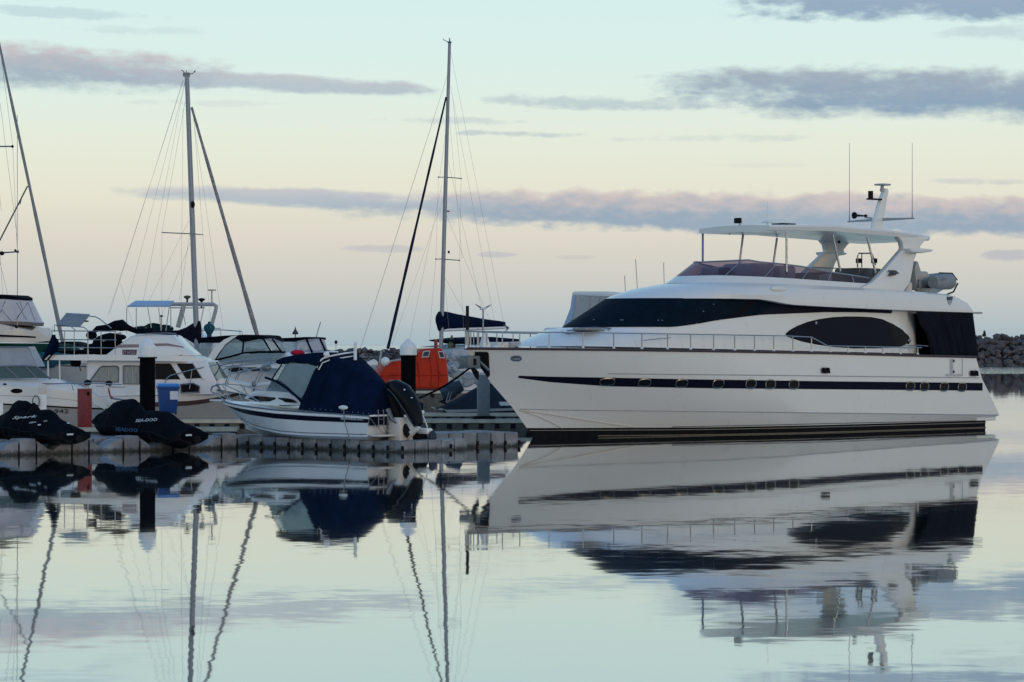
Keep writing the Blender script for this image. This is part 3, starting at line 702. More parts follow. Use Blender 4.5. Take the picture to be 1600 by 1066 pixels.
# wiper arms and deck gear at the foot of the windscreen
for pts in ([(877,521),(888,524),(905,521.5),(925,519.5)], [(905,515),(930,514),(955,515.5),(950,518)], [(886,519),(915,517),(945,518.5)]):
    w_ = [YF.hit(SB, *p_) for p_ in pts]; w_ = [h_+Vector((0,0,.05)) for h_, n_ in w_ if h_ is not None]
    if len(w_) > 1: MB().tube(w_, .022, 5).build('wiper', SSD, Y)
q = P(YF, [(903,514.5),(928,514.5)], -1.1); MB().box(q[0][0], -1.5, q[0][1]-.05, q[1][0], -.8, q[0][1]+.05).build('hatch', SSD, Y, bev=.02)
MB().tube([yp(1006,532,-2.42), yp(1028,529.5,-2.42), yp(1048,528,-2.42)], .014, 5).build("grab_rail", SS, Y)
# ---- flybridge body (brow, fascia and coaming)
fw = pl([(6,2.0),(9.5,2.18),(12,2.5),(14.5,2.66),(24,2.66)])
B0, _ = level(YF, [(960,467),(1120,466.5),(1190,467.5),(1215,472),(1235,476),(1290,479.3),(1350,482.2),(1430,485.5),(1521,488.5)], 3.5, fw, E2, 1, 22, 30)
Bm, _ = level(YF, [(968,462.5),(1120,460),(1200,461),(1240,463),(1300,467),(1430,473),(1519,484)], 3.7, lambda x: fw(x)+.02, E2, 1, 22, 30)
B1, _ = level(YF, [(1000,452),(1110,449),(1200,450),(1270,452),(1350,454),(1430,458),(1492,463),(1512,474)], 3.9, lambda x: fw(x)-.12, E2, 1, 22, 30)
B1b, _ = level(YF, [(1046,443.5),(1110,441),(1200,443),(1270,446),(1350,450),(1430,455.5),(1485,460.5),(1506,472)], 4.0, lambda x: fw(x)-.36, E2, 1, 22, 30)
FS = shell([B0, Bm, B1, B1b]); FB = FS.bvh(); FS.build('flybridge', GEL, Y, angle=30)
C0, _ = level(YF, [(1050,442.8),(1110,441.5),(1200,443.5),(1270,447),(1350,451),(1385,453)], 4.0, lambda x: min(fw(x)-.38, 2.2), E2, 1, 22, 20)
C1, _ = level(YF, [(1066,431.5),(1110,430.5),(1200,433),(1270,437.5),(1345,442.5),(1368,443.5)], 4.0, lambda x: min(fw(x)-.48, 2.12), E2, 1, 22, 20)
C0i = [p*1 for p in C0]; 
CS = shell([C0, C1], top=False, bottom=False, aft=False)
inner = [Vector((p.x+.10, p.y*.955, p.z)) for p in C1]; inner0 = [Vector((p.x+.10, p.y*.955, p.z)) for p in C0]
CS.loft([full(C1), full(inner)], closed=False, caps=False); CS.loft([full(inner), full(inner0)], closed=False, caps=False)
CS.build('coaming', GEL, Y, angle=30)
D1, _ = level(YF, [(1096,409.5),(1132,407.5),(1180,408.8),(1225,413),(1262,418),(1292,424.5),(1330,430),(1358,434.5)], 3.6, lambda x: min(fw(x)-.6, 2.02), E2, 1, 22, 20)
MB().loft([full(C1), full(D1)], closed=False, caps=False).build('flybridge_windscreen', PURPLE, Y, angle=60)
MB().tube(full(D1), .03, 6).build('windscreen_rail', SS, Y)
for i in (10, 16, 22, 29, 36):
    if i < len(D1): MB().tube([C1[i], D1[i]], .018, 5).build('windscreen_post', SS, Y)
    if i < len(D1): MB().tube([(C1[i].x, -C1[i].y, C1[i].z), (D1[i].x, -D1[i].y, D1[i].z)], .018, 5).build('windscreen_post', SS, Y)
# navigation light blister
hb, nb = YF.hit(FB, 1217, 451.5)
if hb is not None: MB().ball(hb, (.42,.10,.13), 12).build('light_blister', GEL, Y)
# ---- hardtop
HT_x0 = YF.at(1083,357,2.2)[0]; HT_x1 = YF.at(1454,370,-2.0)[0]; HTz = pl([(HT_x0, 7.53), (HT_x0+3, 7.62), (HT_x0+6, 7.52), (HT_x1, 7.36)])
mb = MB(); rr = []
for k in range(17):
    x = HT_x0+(HT_x1-HT_x0)*k/16; t = k/16; wv = 2.2*(1-.14*max(0, 1-t*5)**2)*(1-.10*max(0, t*6-5)**2); th = .13+.06*math.sin(t*3.14)
    z = HTz(x); c = []
    for yy, zz in ((-wv, z-th*.2), (-wv+.06, z-th), (-wv+.5, z-th-.03), (0, z-th-.02), (wv-.5, z-th-.03), (wv-.06, z-th), (wv, z-th*.2), (wv-.04, z+.04), (wv*.5, z+.09), (0, z+.10), (-wv*.5, z+.09), (-wv+.04, z+.04)): c.append((x, yy, zz))
    rr.append(c)
mb.loft(rr).build('hardtop', GEL, Y, angle=40)
for (a, b, y0, y1) in [((1229,431),(1229,362),-1.95,-2.0),((1313,424),(1301,366),-1.95,-2.0),((1368,426),(1355,371),-2.0,-2.0),((1098,409),(1098,364),1.0,1.95),((1153,432),(1161,367),1.9,1.95),((1205,436),(1214,372),1.9,1.95)]:
    MB().tube([yp(*a, y0), yp(*b, y1)], .042, 8).build('hardtop_post', SS, Y)
for sg_, mir in ((-1, 1), (1, 1)):
    fin = P(YF, [(1338,451),(1360,440.5),(1378,424),(1409,391),(1434,389.5),(1432,397),(1427,409),(1423,425),(1419,441),(1408,455)], -2.15)
    y0 = [-2.30+.10*(z-5.4) for x, z in fin]; y1 = [v+.26 for v in y0]
    if sg_ > 0: y0, y1 = [-v for v in y0], [-v for v in y1]
    f = MB().prism(fin, y0, y1).build('arch_fin', GEL, Y, bev=.05)
    con = P(YF, [(1402,369),(1409,378),(1411,387),(1409,392),(1438,392),(1437,386),(1443,378),(1452,370.5)], -2.1)
    yy = [-2.14]*len(con); y2 = [-1.86]*len(con)
    if sg_ > 0: yy, y2 = [2.14]*len(con), [1.86]*len(con)
    MB().prism(con, yy, y2).build('arch_bracket', GEL, Y, bev=.04)
    sp = P(YF, [(1414,389),(1423,388),(1447,389.5),(1452,391),(1449,393.5),(1434,396),(1417,394.5)], -2.25)
    yy = [-2.5]*len(sp); y2 = [-2.0]*len(sp)
    if sg_ > 0: yy, y2 = [2.5]*len(sp), [2.0]*len(sp)
    MB().prism(sp, yy, y2).build('arch_wing', GEL, Y, bev=.05)
# winged letter emblem on the near fin: a Z with a streaming wing
LG = mat('dark emblem', (0.03,0.032,0.045), .4, srgb=False)
lg = MB(); yl = -2.335
for poly in ([(1388.5,422.3),(1396.5,422.3),(1392.5,428.5),(1396.5,429.2),(1394.5,431.2),(1388.2,431.2),(1392.4,424.6),(1388.8,424.4)],
             [(1395.5,422.6),(1398.6,422.4),(1404.8,427.6),(1401,428.2),(1397.4,430.6),(1394.8,428.8)]):
    q = [yp(a, b, yl) for a, b in poly]; lg.prism([(c[0], c[2]) for c in q], yl-.03, yl+.02)
lg.build('emblem', LG, Y)
# radar mast
mast = [( (1336,362),(1378,362) ), ((1352,340),(1381,340)), ((1366,318),(1385,318)), ((1376,297),(1388,297))]
rings = []
for k, (a, b) in enumerate([((1355,362),(1371,362)), ((1360,344),(1374,344)), ((1367,318),(1379,318)), ((1375,298),(1383,298)), ((1377,294.5),(1382,294.5))]):
    (xa, z), (xb, _) = YF.at(*a, 0), YF.at(*b, 0); wv = [.14,.12,.10,.09,.07][k]
    cx_ = (xa+xb)/2+.12; hl_ = (xb-xa)*.5*(.9)
    rings.append([(cx_-hl_, -wv*.25, z), (cx_-hl_*.7, -wv, z), (cx_+hl_, -wv, z), (cx_+hl_, wv, z), (cx_-hl_*.7, wv, z), (cx_-hl_, wv*.25, z)])
MB().loft(rings).build('radar_mast', GEL, Y, angle=30)
xt, zt_ = YF.at(1382, 289.5, 0); mb = MB(); mb.tube([(xt-.15,0,zt_-.25),(xt-.12,0,zt_)], [.1,.06]); mb.box(xt-.35, -.22, zt_-.02, xt+.14, .22, zt_+.05); mb.build('radar_head', GELG, Y, bev=.02)
xc_, zc_ = YF.at(1377, 344, 0); MB().tube([(xc_-.05,-1.75,zc_+.0),(xc_,0,zc_+.02),(xc_-.05,1.75,zc_+.0)], [.03,.07,.03], 6).build('crosstree', GELG, Y)
for y_, tp in ((1.65, (1331,224)), (-1.65, (1425,223))):
    zt1 = YF.at(tp[0], tp[1], y_)[1]; MB().tube([(xc_-.05, y_, zc_),(xc_-.05, y_, zc_+.3),(xc_-.05, y_, zt1)], [.028,.014,.008], 5).build('whip_antenna', WIRE, Y)
hx, hz = YF.at(1340, 337, 1.3); b = MB().lathe((0, 1.3, hz), [(.02,hx-.12),(.13,hx-.1),(.13,hx-.05),(.05,hx+.05),(.03,hx+.5)], 10, 'x')
b = MB(); b.lathe((0,0,0), [(.14,-.1),(.13,-.05),(.05,.04),(.03,.5),(.06,.52),(.06,.6)], 10, 'x'); b.build('horn', BLACK, Y, loc=(hx-.1, 1.3, hz))
sx, sz = YF.at(1366, 306, -.1); mb = MB(); mb.box(sx-.28,-.12,sz-.16,sx+.42,.05,sz-.10); mb.tube([(sx-.15,-.05,sz-.1),(sx-.15,-.05,sz+.18)], .1, 10); mb.build('searchlight', BLACK, Y)
MB().tube([yp(1352,340,.0), yp(1362,341,.0)], .03).build('bracket', WIRE, Y)
# bits on the hardtop
fx, fz = YF.at(1153, 345, .6); mb = MB(); mb.box(fx-.10,.45,fz-.10,fx+.06,.72,fz+.10); mb.build('floodlight', BLACK, Y, bev=.02); MB().box(fx+.06,.47,fz-.09,fx+.18,.70,fz+.09).build('floodlight_body', WHITE, Y, bev=.03); MB().tube([(fx+.1,.6,fz-.3),(fx+.1,.6,fz-.1)], .03).build('bracket', SSD, Y)
gx, gz = YF.at(1199, 346.5, .3); mb = MB(); mb.lathe((gx,.3,0), [(.22,gz-.04),(.22,gz),(.05,gz+.05),(.02,gz+.06)], 14); mb.tube([(gx,.3,gz-.22),(gx,.3,gz)], .03); mb.tube([(gx,.3,gz),(gx,.3,gz+.75)], .008); mb.build('antenna_puck', GELB, Y)
dxp, dzp = YF.at(1229, 352, 0); MB().box(dxp-.5,-.3,dzp-.04,dxp+.2,.3,dzp+.06).build('roof_hatch', BLACK, Y, bev=.02)
for p_ in ((1140,364.5,1.2),(1311,378,.3)):
    q = yp(*p_); MB().ball(q, .06, 8).build('camera_dome', BLACK, Y)
# seats and helm inside the flybridge
def seat(px0, px1, pyt, pyb, y, m, w=.8, name='seat'):
    a = YF.at(px0, pyt, y); b = YF.at(px1, pyb, y); MB().box(a[0], y-w/2, b[1], b[0], y+w/2, a[1]).build(name, m, Y, bev=.09)
seat(1112,1142,417,436,.9,SEATW,1.2,'lounge_pad'); seat(1152,1186,412,438,-.2,SEATW,1.6,'lounge_pad'); seat(1196,1222,416,438,0,SEATW,1.5,'lounge_pad')
seat(1128,1136,418,436,.2,SEATG,.5,'helm_console'); seat(1262,1300,426,446,.6,SEATG,1.8,'wet_bar'); seat(1286,1294,428,446,-.9,SEATW,.5)
seat(1322,1345,419,446,-.2,SEATG,1.3,'aft_seat'); seat(1344,1366,419.5,446,-.2,SEATG,.9,'aft_seat')
mb = MB(); mb.tube([yp(1340,418,0),yp(1340,400,0),yp(1342,396,0),yp(1360,396,0),yp(1363,398,0),yp(1368,414,0)], .03, 6); mb.tube([yp(1346.5,418,0),yp(1346.5,396,0)], .025, 6); mb.build('roll_bar', SSD, Y)
for sp_ in (1340,1364):
    q = YF.at(sp_,407.5,-.02); MB().box(q[0]+.02,-.1,q[1]-.09,q[0]+.16,.1,q[1]+.09).build('speaker', BLACK, Y)
# far side screen rail of the flybridge deck
MB().tube([yp(1268,417.5,1.8), yp(1322,420,1.8)], .02).build('side_rail', SS, Y)
# tender on the boat deck with its crane
tz = 5.15
def tendtube(y, za, zb2, xa, xb): return MB().lathe((0,0,0), [(.10,xa),(.20,xa+.1),(.24,xa+.35),(.24,xb-.9),(.21,xb-.3),(.12,xb-.05),(.02,xb)], 14, 'x')
txa, tza = YF.at(1444, 440, -1.0)
TF = Fr(*YF.w((txa, -1.0, 0))[:2], 39+18)
TD = thing('tender_dinghy', TF, 'grey inflatable tender lying on the aft boat deck of the white yacht behind the arch', 'dinghy', z=tza-.15)
TD.scale = (1.1, 1.12, 1.15)
mb = MB().tube([(0,-.33,.1),(.6,-.33,.12),(1.4,-.33,.15),(1.72,-.2,.20),(1.86,.05,.24),(1.72,.35,.20),(1.4,.5,.15),(.6,.5,.12),(0,.5,.1)], [.20,.26,.27,.25,.24,.25,.27,.26,.20], 16); mb.build('inflatable_tube', HYP, TD, angle=60)
mb = MB().tube([(0,-.34,.13),(.6,-.34,.15),(1.4,-.34,.18),(1.75,-.2,.22)], [.265,.265,.275,.262], 14)
MB().loft([[(0,-.35,-.1),(0,.1,-.32),(0,.5,-.1)],[(1.2,-.3,-.08),(1.2,.1,-.28),(1.2,.45,-.08)],[(1.85,0,.1),(1.85,.1,.05),(1.85,.15,.1)]]).build('keel', GELG, TD)
MB().tube([(1.45+.28*0,-.62,.2),(1.52,-.4,.44),(1.5,.1,.46)], .022, 6).build('strap', BLACK, TD)
MB().tube([(1.5,-.62,.1),(1.4,-.5,-.2),(1.1,-.2,-.36)], .03, 6).build('strap', BLACK, TD)
vs, fs = text_verts('LE 11'); vs = [Vector((.15+v.x*.16, -.62, .16+v.y*.17)) for v in vs]; MB().add(vs, fs).build('lettering', LG, TD)
cxr, czr = YF.at(1425, 415, -.6)
k0 = YF.at(1424,452,-.6); cr = [yp(a, b, -.6) for a, b in [(1425,408),(1427.5,409),(1432,424),(1442,424.5),(1446,433),(1446,446),(1439,447),(1439,452),(1427,454),(1424,440),(1422,420)]]
MB().prism([(c[0], c[2]) for c in cr], -.85, -.35).build('davit_crane', GELG, Y, bev=.04)
cr = [yp(a, b, -.8) for a, b in [(1432,437),(1440,437),(1440,450),(1432,450)]]
MB().prism([(c[0], c[2]) for c in cr], -.95, -.8).build('crane_box', SSD, Y, bev=.02)
cr = [yp(a, b, -.9) for a, b in [(1412,452),(1418,441),(1421,442),(1421,456),(1442,457),(1442,463),(1412,463)]]
MB().prism([(c[0], c[2]) for c in cr], -1.05, .2).build('crane_base', GELC, Y, bev=.03)
# courtesy pennant plate on the aft quarter of the fascia
decal(YF, FB, [(1478.5,464),(1488.5,463.5),(1487,472),(1484,478),(1480.5,472)], .02, 1).build('shield_badge', SS, Y)
decal(YF, FB, [(1479,464.4),(1488,464),(1487.4,469),(1480,469.4)], .035, 1).build('shield_badge_top', LG, Y)
# ---- aft curtain
cu = [(1431,486.5),(1521,489),(1530.5,558),(1456,557),(1452,535),(1447,520),(1438,508),(1434,497)]
yn = -2.66
q = P(YF, cu, yn); cm = MB(); 
xa_, xb_ = min(p[0] for p in q), max(p[0] for p in q)
import itertools
def curtain_cols():
    top = pl([q[0], q[1]]); out = []
    lf = pl([(q[i][1], q[i][0]) for i in (0, 7, 6, 5, 4, 3)]); rf = pl([(q[1][1], q[1][0]), (q[2][1], q[2][0])])
    for i in range(41):
        t = i/40; col = []
        for k in range(11):
            v = k/10; zz = q[0][1]+(q[3][1]-q[0][1])*v; zz2 = q[1][1]+(q[2][1]-q[1][1])*v
            xx = lf(zz)+(rf(zz2)-lf(zz))*t; z3 = zz+(zz2-zz)*t
            fold = .03*math.sin(t*38+math.sin(t*9)*2+v*.8)*(.3+v*.7)+.02*math.sin(t*90)
            if min(abs(t-.43), abs(t-.62)) < .02: fold += .03
            col.append((xx, yn+fold, z3))
        out.append(col)
    return out
cc = curtain_cols(); cm.loft(cc, closed=False, caps=False)
last = cc[-1]; cm.loft([last, [(p[0]-.02, -p[1]-.0, p[2]) for p in last]], closed=False, caps=False)
cm.loft([[(p[0], -p[1], p[2]) for p in c] for c in cc], closed=False, caps=False)
cm.build('cockpit_curtain', CURT, Y, angle=50)
# cockpit interior: dark bulkhead and floor behind the curtain
MB().box(xe-.6, -1.7, 3.0, xe-.5, 1.7, 4.6).build('saloon_door', GLASSD, Y)
MB().box(xe-1.2, -2.6, 4.42, xe+2.5, 2.6, 4.50).build('overhang_ceiling', GELG, Y)
# ---- guard rails
dy = lambda x: (lambda t: -(bd(t)*bshape((t-deck[0].x)/10.5)-.09))(x)
def onrail(px, py):
    x = YF.at(px, py, 0)[0]
    for _ in range(12): x, z = YF.at(px, py, min(0, dy(x)))
    return Vector((x, min(-.02, dy(x)), z))
rt = pl([(727,517.5),(812,519),(1000,521),(1228,525),(1268,527),(1293,540.5),(1440,543.5),(1452,544)]); dk = pl([(727,545),(900,546.5),(1100,549),(1300,552.5),(1440,556.5)])
xsr = [727+ (1440-727)*i/70 for i in range(71)]+[1268,1293]; xsr.sort()
railp = [onrail(x, rt(x)) for x in xsr]
MB().tube(railp, .022, 6).build('guard_rail', SS, Y)
MB().tube([Vector((p.x, -p.y, p.z)) for p in railp], .022, 6).build('guard_rail', SS, Y)
for i, px in enumerate([728,735,746,761,785,812,858,911,959,1003,1043,1079,1115,1148,1179,1209,1239,1268,1297,1325,1352,1380,1407,1434]):
    a = onrail(px, rt(px)); b = onrail(px, dk(px)); b = Vector((a.x, a.y, b.z))
    for s_ in (1, -1):
        st = MB().tube([(a.x, a.y*s_, a.z), (b.x, b.y*s_, b.z)], .020, 6).build('stanchion', SS if i < 8 or i > 16 else SSD, Y)
    MB().lathe((b.x, b.y, b.z), [(.06,0),(.055,.06),(.03,.12)], 8).build('stanchion_foot', WHITE, Y)
MB().tube([onrail(1410,540), onrail(1438,540), onrail(1450,541)], .02).build('hand_line', SSD, Y)
# bow fittings
for px, py, r_ in ((735,537,.14),(748,538,.12),(770,539,.1)):
    a = YF.at(px+3, py, -.05); MB().box(a[0]-.10, -.16, 3.05, a[0]+.10, .0, max(3.2, a[1]-.06)).build('windlass', GELB, Y, bev=.05)
a = YF.at(757, 534, -.25); MB().loft([[(a[0]-.16,-.38,3.05),(a[0]+.2,-.38,3.05),(a[0]+.2,-.1,3.05),(a[0]-.16,-.1,3.05)],[(a[0]-.06,-.3,3.62),(a[0]+.06,-.3,3.62),(a[0]+.06,-.22,3.62),(a[0]-.06,-.22,3.62)]]).build('vent_cowl', WHITE, Y)
a0 = YF.at(728.5, 545, 0); MB().tube([(a0[0]+.05,0,3.05),(a0[0]+.05,0,3.75)], .03).build('jackstaff', SS, Y)
MB().tube([(a0[0]+.05,0,3.72),(a0[0]+.05,0,YF.at(728.5,478,0)[1])], .055, 8).build('flag_sleeve', BLACK, Y)
for px in (785, 800):
    a = YF.at(px, 543, .3); MB().box(a[0]-.35, .1, 3.02, a[0]+.25, .8, 3.32).build('deck_locker', GELC if px == 785 else GELG, Y, bev=.04)
# mooring warp
ws, we = YF.w((ax-.1, -.2, az_-.2)), wp(655, 622, 92)
MB().tube([ws.lerp(we, t)+Vector((0,0,-.10*math.sin(math.pi*t))) for t in [i/14 for i in range(15)]], .035, 6).build('mooring_rope', RUB); cat(bpy.data.objects['mooring_rope'], 'black mooring warp running down from the yacht\'s anchor pocket to the dock', 'rope')

# ------------------------------------------------------------------ docks
def dock(fr, x0, x1, y0, y1, top, label, squares=True, z0=-.15, deckm=None, sq=.55):
    d = thing('walkway', fr, label, 'dock', 'floating walkways of the marina')
    MB().box(x0, y0, top-.10, x1, y1, top).build('deck', deckm or CONC, d, bev=.01)
    MB().box(x0, y0-.05, top-.12, x1, y0, top+.02).build('edge_board', DKTRIM, d)
    MB().box(x0, y0+.0, z0, x1, y0+.12, top-.13).build('waler', DKDARK, d)
    n = 0; x = x0+.3
    while x < x1 and squares:
        q = MB().box(-.09, -.02, -.09, .09, .02, .09)
        if n == 0: proto = q.build('bolt_block', BLACK, d); proto.location = (x, y0-.03, top-.24)
        else:
            c = proto.copy(); COL.objects.link(c); c.parent = d; c.location = (x, y0-.03, top-.24)
        n += 1; x += sq if n < 120 else 99
    mb = MB(); x = x0
    mb.box(x0+.1, y0+.15, -.4, x1-.1, y1-.1, top-.12); mb.build('pontoon', DKDARK, d)
    return d
def cubes(fr, x0, n, y0, rows, label, size=.5, top=.40, skip=lambda i, j: False, pat=None, grp='plastic float docks'):
    d = thing('float_dock', fr, label, 'float dock', grp)
    def cube(sx, sz):
        mb = MB(); s = sx/2-.018; mb.box(-s, -size/2+.018, -.25, s, size/2-.018, sz)
        return mb.mesh(bev=.05)
    me = cube(size, top); me.materials.append(GREYP); me2 = cube(size, top); me2.materials.append(GREYD)
    lug = MB().box(-.035, -.03, -.07, .035, .03, .07).mesh(); lug.materials.append(BLACK)
    r = random.Random(5)
    for j in range(rows):
        for i in range(n):
            if skip(i, j): continue
            o = bpy.data.objects.new('float_cube', me if r.random() > .12 else me2); COL.objects.link(o); o.parent = d
            o.location = (x0+(i+.5)*size, y0+(j+.5)*size, r.uniform(-.012, .012))
            if j == 0:
                l = bpy.data.objects.new('joint_lug', lug); COL.objects.link(l); l.parent = d; l.location = (x0+(i+1)*size, y0+.01, .12)
    return d
# main walkway behind the small craft
A0 = wp(60, 0, 96); dock(Fr(A0.x, 96.2, 1), 0, 12.0, 0, 1.6, .46, 'long grey walkway with cream edge board behind the covered jet skis')
dock(Fr(wp(560,0,104).x, 104, -1), 0, 9.5, 0, 1.6, .50, 'grey walkway with pale edge that carries the square grey post')
dock(Fr(wp(640,0,98.5).x, 98.5, -1.5), 0, 6.6, 0, 1.8, .40, 'low grey walkway nearest the bow of the white yacht', sq=.6)
dock(Fr(wp(560,0,138).x, 138.5, 0), 0, 6.6, 0, 4, .78, 'distant walkway under the orange lifeboat', sq=.9)
MB().box(0,0,0,.1,.1,.1)
# left float row under the jet skis, running away to the right (same heading as the yacht)
FL = Fr(wp(0,0,75.9).x, 75.9, 41.5)
fd = cubes(FL, -1.6, 18, .62, 5, 'grey plastic float dock with scooped berths under the two covered jet skis', skip=lambda i, j: j == 0)
px = [-2.3]
for k in range(6):
    x0 = -2.35+k*1.80
    mb = MB(); n = 12; prof = []
    for i in range(n+1):
        t = i/n; prof.append((x0+1.16*t, .41-.27*math.exp(-((t-.42)/.26)**2)-(.03 if 0 < i < n else 0)))
    mb.prism([(x0, -.25)]+prof+[(x0+1.16, -.25)], .0, .62); mb.build('berth_scoop', GREYP, fd, bev=.02)
    b = MB().box(x0+1.2, -.02, -.25, x0+1.76, .60, .47).build('float_block', GREYP, fd, bev=.06)
    MB().box(x0+1.165, -.0, -.2, x0+1.20, .1, .3).build('joint', BLACK, fd); MB().box(x0+1.765, -.0, -.2, x0+1.80, .1, .3).build('joint', BLACK, fd)
# float row under the navy-canopy boat
FM = Fr(wp(598,0,78.6).x, 78.6, -40)
cubes(FM, -7.0, 13, .0, 5, 'long grey float dock carrying the boat with the navy canopy', size=.6, top=.34)
FN = Fr(wp(606,0,78.2).x, 78.2, 39)
cubes(FN, 0.15, 4, 0, 2, 'short end of grey floats beside the outboard motors', size=.56, top=.30)
FRr = Fr(wp(680,0,80.9).x, 80.9, 39)
fr_ = cubes(FRr, 0.0, 6, 0, 4, 'grey plastic float dock between the outboard motor and the yacht bow', size=.56, top=.46)
MB().prism([(.0,.5),(.45,.5),(.45,.62),(.2,.66),(.0,.6)], .2, .9)
# ------------------------------------------------------------------ piles and posts
def pile(px, d, wpx, top_py, capbot_py, label, base=-1.0):
    fr = Fr(wp(px,0,d).x, d, 0); t = thing('mooring_pile', fr, label, 'pile', 'black mooring piles with white caps')
    r = wpx/F*d/2; zt = H+(HY-top_py)/F*d; zc = H+(HY-capbot_py)/F*d
    MB().tube([(0,0,base),(0,0,zc+.02)], r*.9, 24).build('sleeve', RUB, t, angle=60)
    MB().lathe((0,0,0), [(r*1.02,zc),(r*1.02,zc+(zt-zc)*.48),(r*.94,zc+(zt-zc)*.56),(r*.30,zt-.05),(.02,zt)], 28).build('cap', WHITE, t, angle=30)
    MB().lathe((0,0,0), [(r*1.12,zc-.05),(r*1.12,zc)], 24).build('collar', RUB, t)
    return t
pile(230.5, 84.2, 27, 527.5, 558, 'black round mooring pile with white cone cap beside the blue bin')
pile(638.0, 91, 26, 529, 555, 'black round mooring pile with white cone cap in front of the orange lifeboat')
fr = Fr(wp(755,0,99).x, 99.6, 8); t = thing('square_post', fr, 'square grey mooring post rising in front of the yacht anchor', 'post')
MB().box(-.22,-.22,-.5,.22,.22,H+(HY-586)/F*99).build('shaft', mat('post grey', (0.16,0.175,0.185), .7, var=.12, scale=5, srgb=False, bump=.2), t, bev=.015)
MB().box(-.42,-.4,.40,.42,.4,.52).build('bracket', BLACK, t, bev=.03)
# wheelie bin
fr = Fr(wp(262.5,0,87.5).x, 87.5, 12); t = thing('wheelie_bin', fr, 'blue wheelie bin with a white notice standing right of the black pile', 'bin')
s = 87.5/F; zt = H-(600-HY)*s; zb_ = zt-.98; 
MB().loft([[(-.27,-.26,zb_),(.27,-.26,zb_),(.27,.28,zb_),(-.27,.28,zb_)],[(-.345,-.34,zt-.09),(.345,-.34,zt-.09),(.345,.36,zt-.09),(-.345,.36,zt-.09)]]).build('body', BLUEB, t, bev=.03)
MB().box(-.37,-.37,zt-.16,.37,.38,zt-.09).build('rim', BLUEB, t, bev=.02)
MB().loft([[(-.38,-.38,zt-.09),(.38,-.38,zt-.09),(.38,.40,zt-.09),(-.38,.40,zt-.09)],[(-.34,-.30,zt+.0),(.34,-.30,zt+.0),(.34,.36,zt+.03),(-.34,.36,zt+.03)]]).build('lid', mat('blue bin lid', (0.03,0.20,0.50), .4, srgb=False), t, bev=.03)
MB().box(.04,-.345,zt-.52,.31,-.325,zt-.24).build('notice', WHITE, t)
for k in (-.26,.26): MB().tube([(k,.3,zb_+.05),(k+.05,.3,zb_+.05)], .11, 12).build('wheel', BLACK, t)
# the quay strip these stand on
dock(Fr(wp(40,0,87).x, 87.2, 3), 0, 7.0, 0, 1.4, .44, 'short walkway right behind the jet skis carrying the bin and red cabinet')
# red cabinet
fr = Fr(wp(130,0,88).x, 88.3, 10); t = thing('hose_cabinet', fr, 'faded red metal cabinet with a dark keyhole standing on the dock', 'cabinet')
s = 88.3/F; zt = H-(608.5-HY)*s; zb_ = .44; hwid = 12*s
MB().loft([[(hwid*math.cos(a)*(1 if abs(math.cos(a)) > .5 else 1), hwid*.8*math.sin(a), z) for a in [2*math.pi*(k+.5)/8 for k in range(8)]] for z in (zb_, zt)]).build('shell', RED, t, bev=.01, angle=20)
MB().lathe((0,0,0), [(hwid*1.0,zt),(hwid*.96,zt+.03)], 8).build('lid', mat('red cabinet lid', (.42,.12,.09), .5, srgb=False), t)
MB().ball((hwid*.45,-hwid*.80,zt-.14), (.05,.03,.07), 8).build('keyhole', BLACK, t)
# service pedestal
fr = Fr(wp(64,0,86.6).x, 86.9, 10); t = thing('service_pedestal', fr, 'white service pedestal with louvred top and coiled hose behind the left jet ski', 'pedestal')
s = 86.9/F; zt = H-(602-HY)*s; hwid = 6*s
MB().box(-hwid,-hwid,.4,hwid,hwid,zt-.28).build('column', WHITE, t, bev=.02)
for k in range(4): MB().box(-hwid*1.25,-hwid*1.25,zt-.26+k*.075,hwid*1.25,hwid*1.25,zt-.215+k*.075).build('louvre', GELC, t, bev=.01)
for k in range(3): MB().tube([(-hwid*1.3+.0-.11*math.cos(a)-.05, -hwid-.02-.03*k, zt-.55+.2*math.sin(a)) for a in [2*math.pi*i/14 for i in range(15)]], .02, 5).build('hose_coil', FLAGY, t)
fr = Fr(wp(2,0,84).x, 84, 10); t = thing('fender_panel', fr, 'small white rounded panel at the left edge behind the left jet ski', 'panel')
MB().box(-.2,-.05,.5,.06,.05,1.35).build('panel', WHITE, t, bev=.08); MB().box(-.2,-.04,.2,-.1,.04,.5).build('foot', SSD, t)

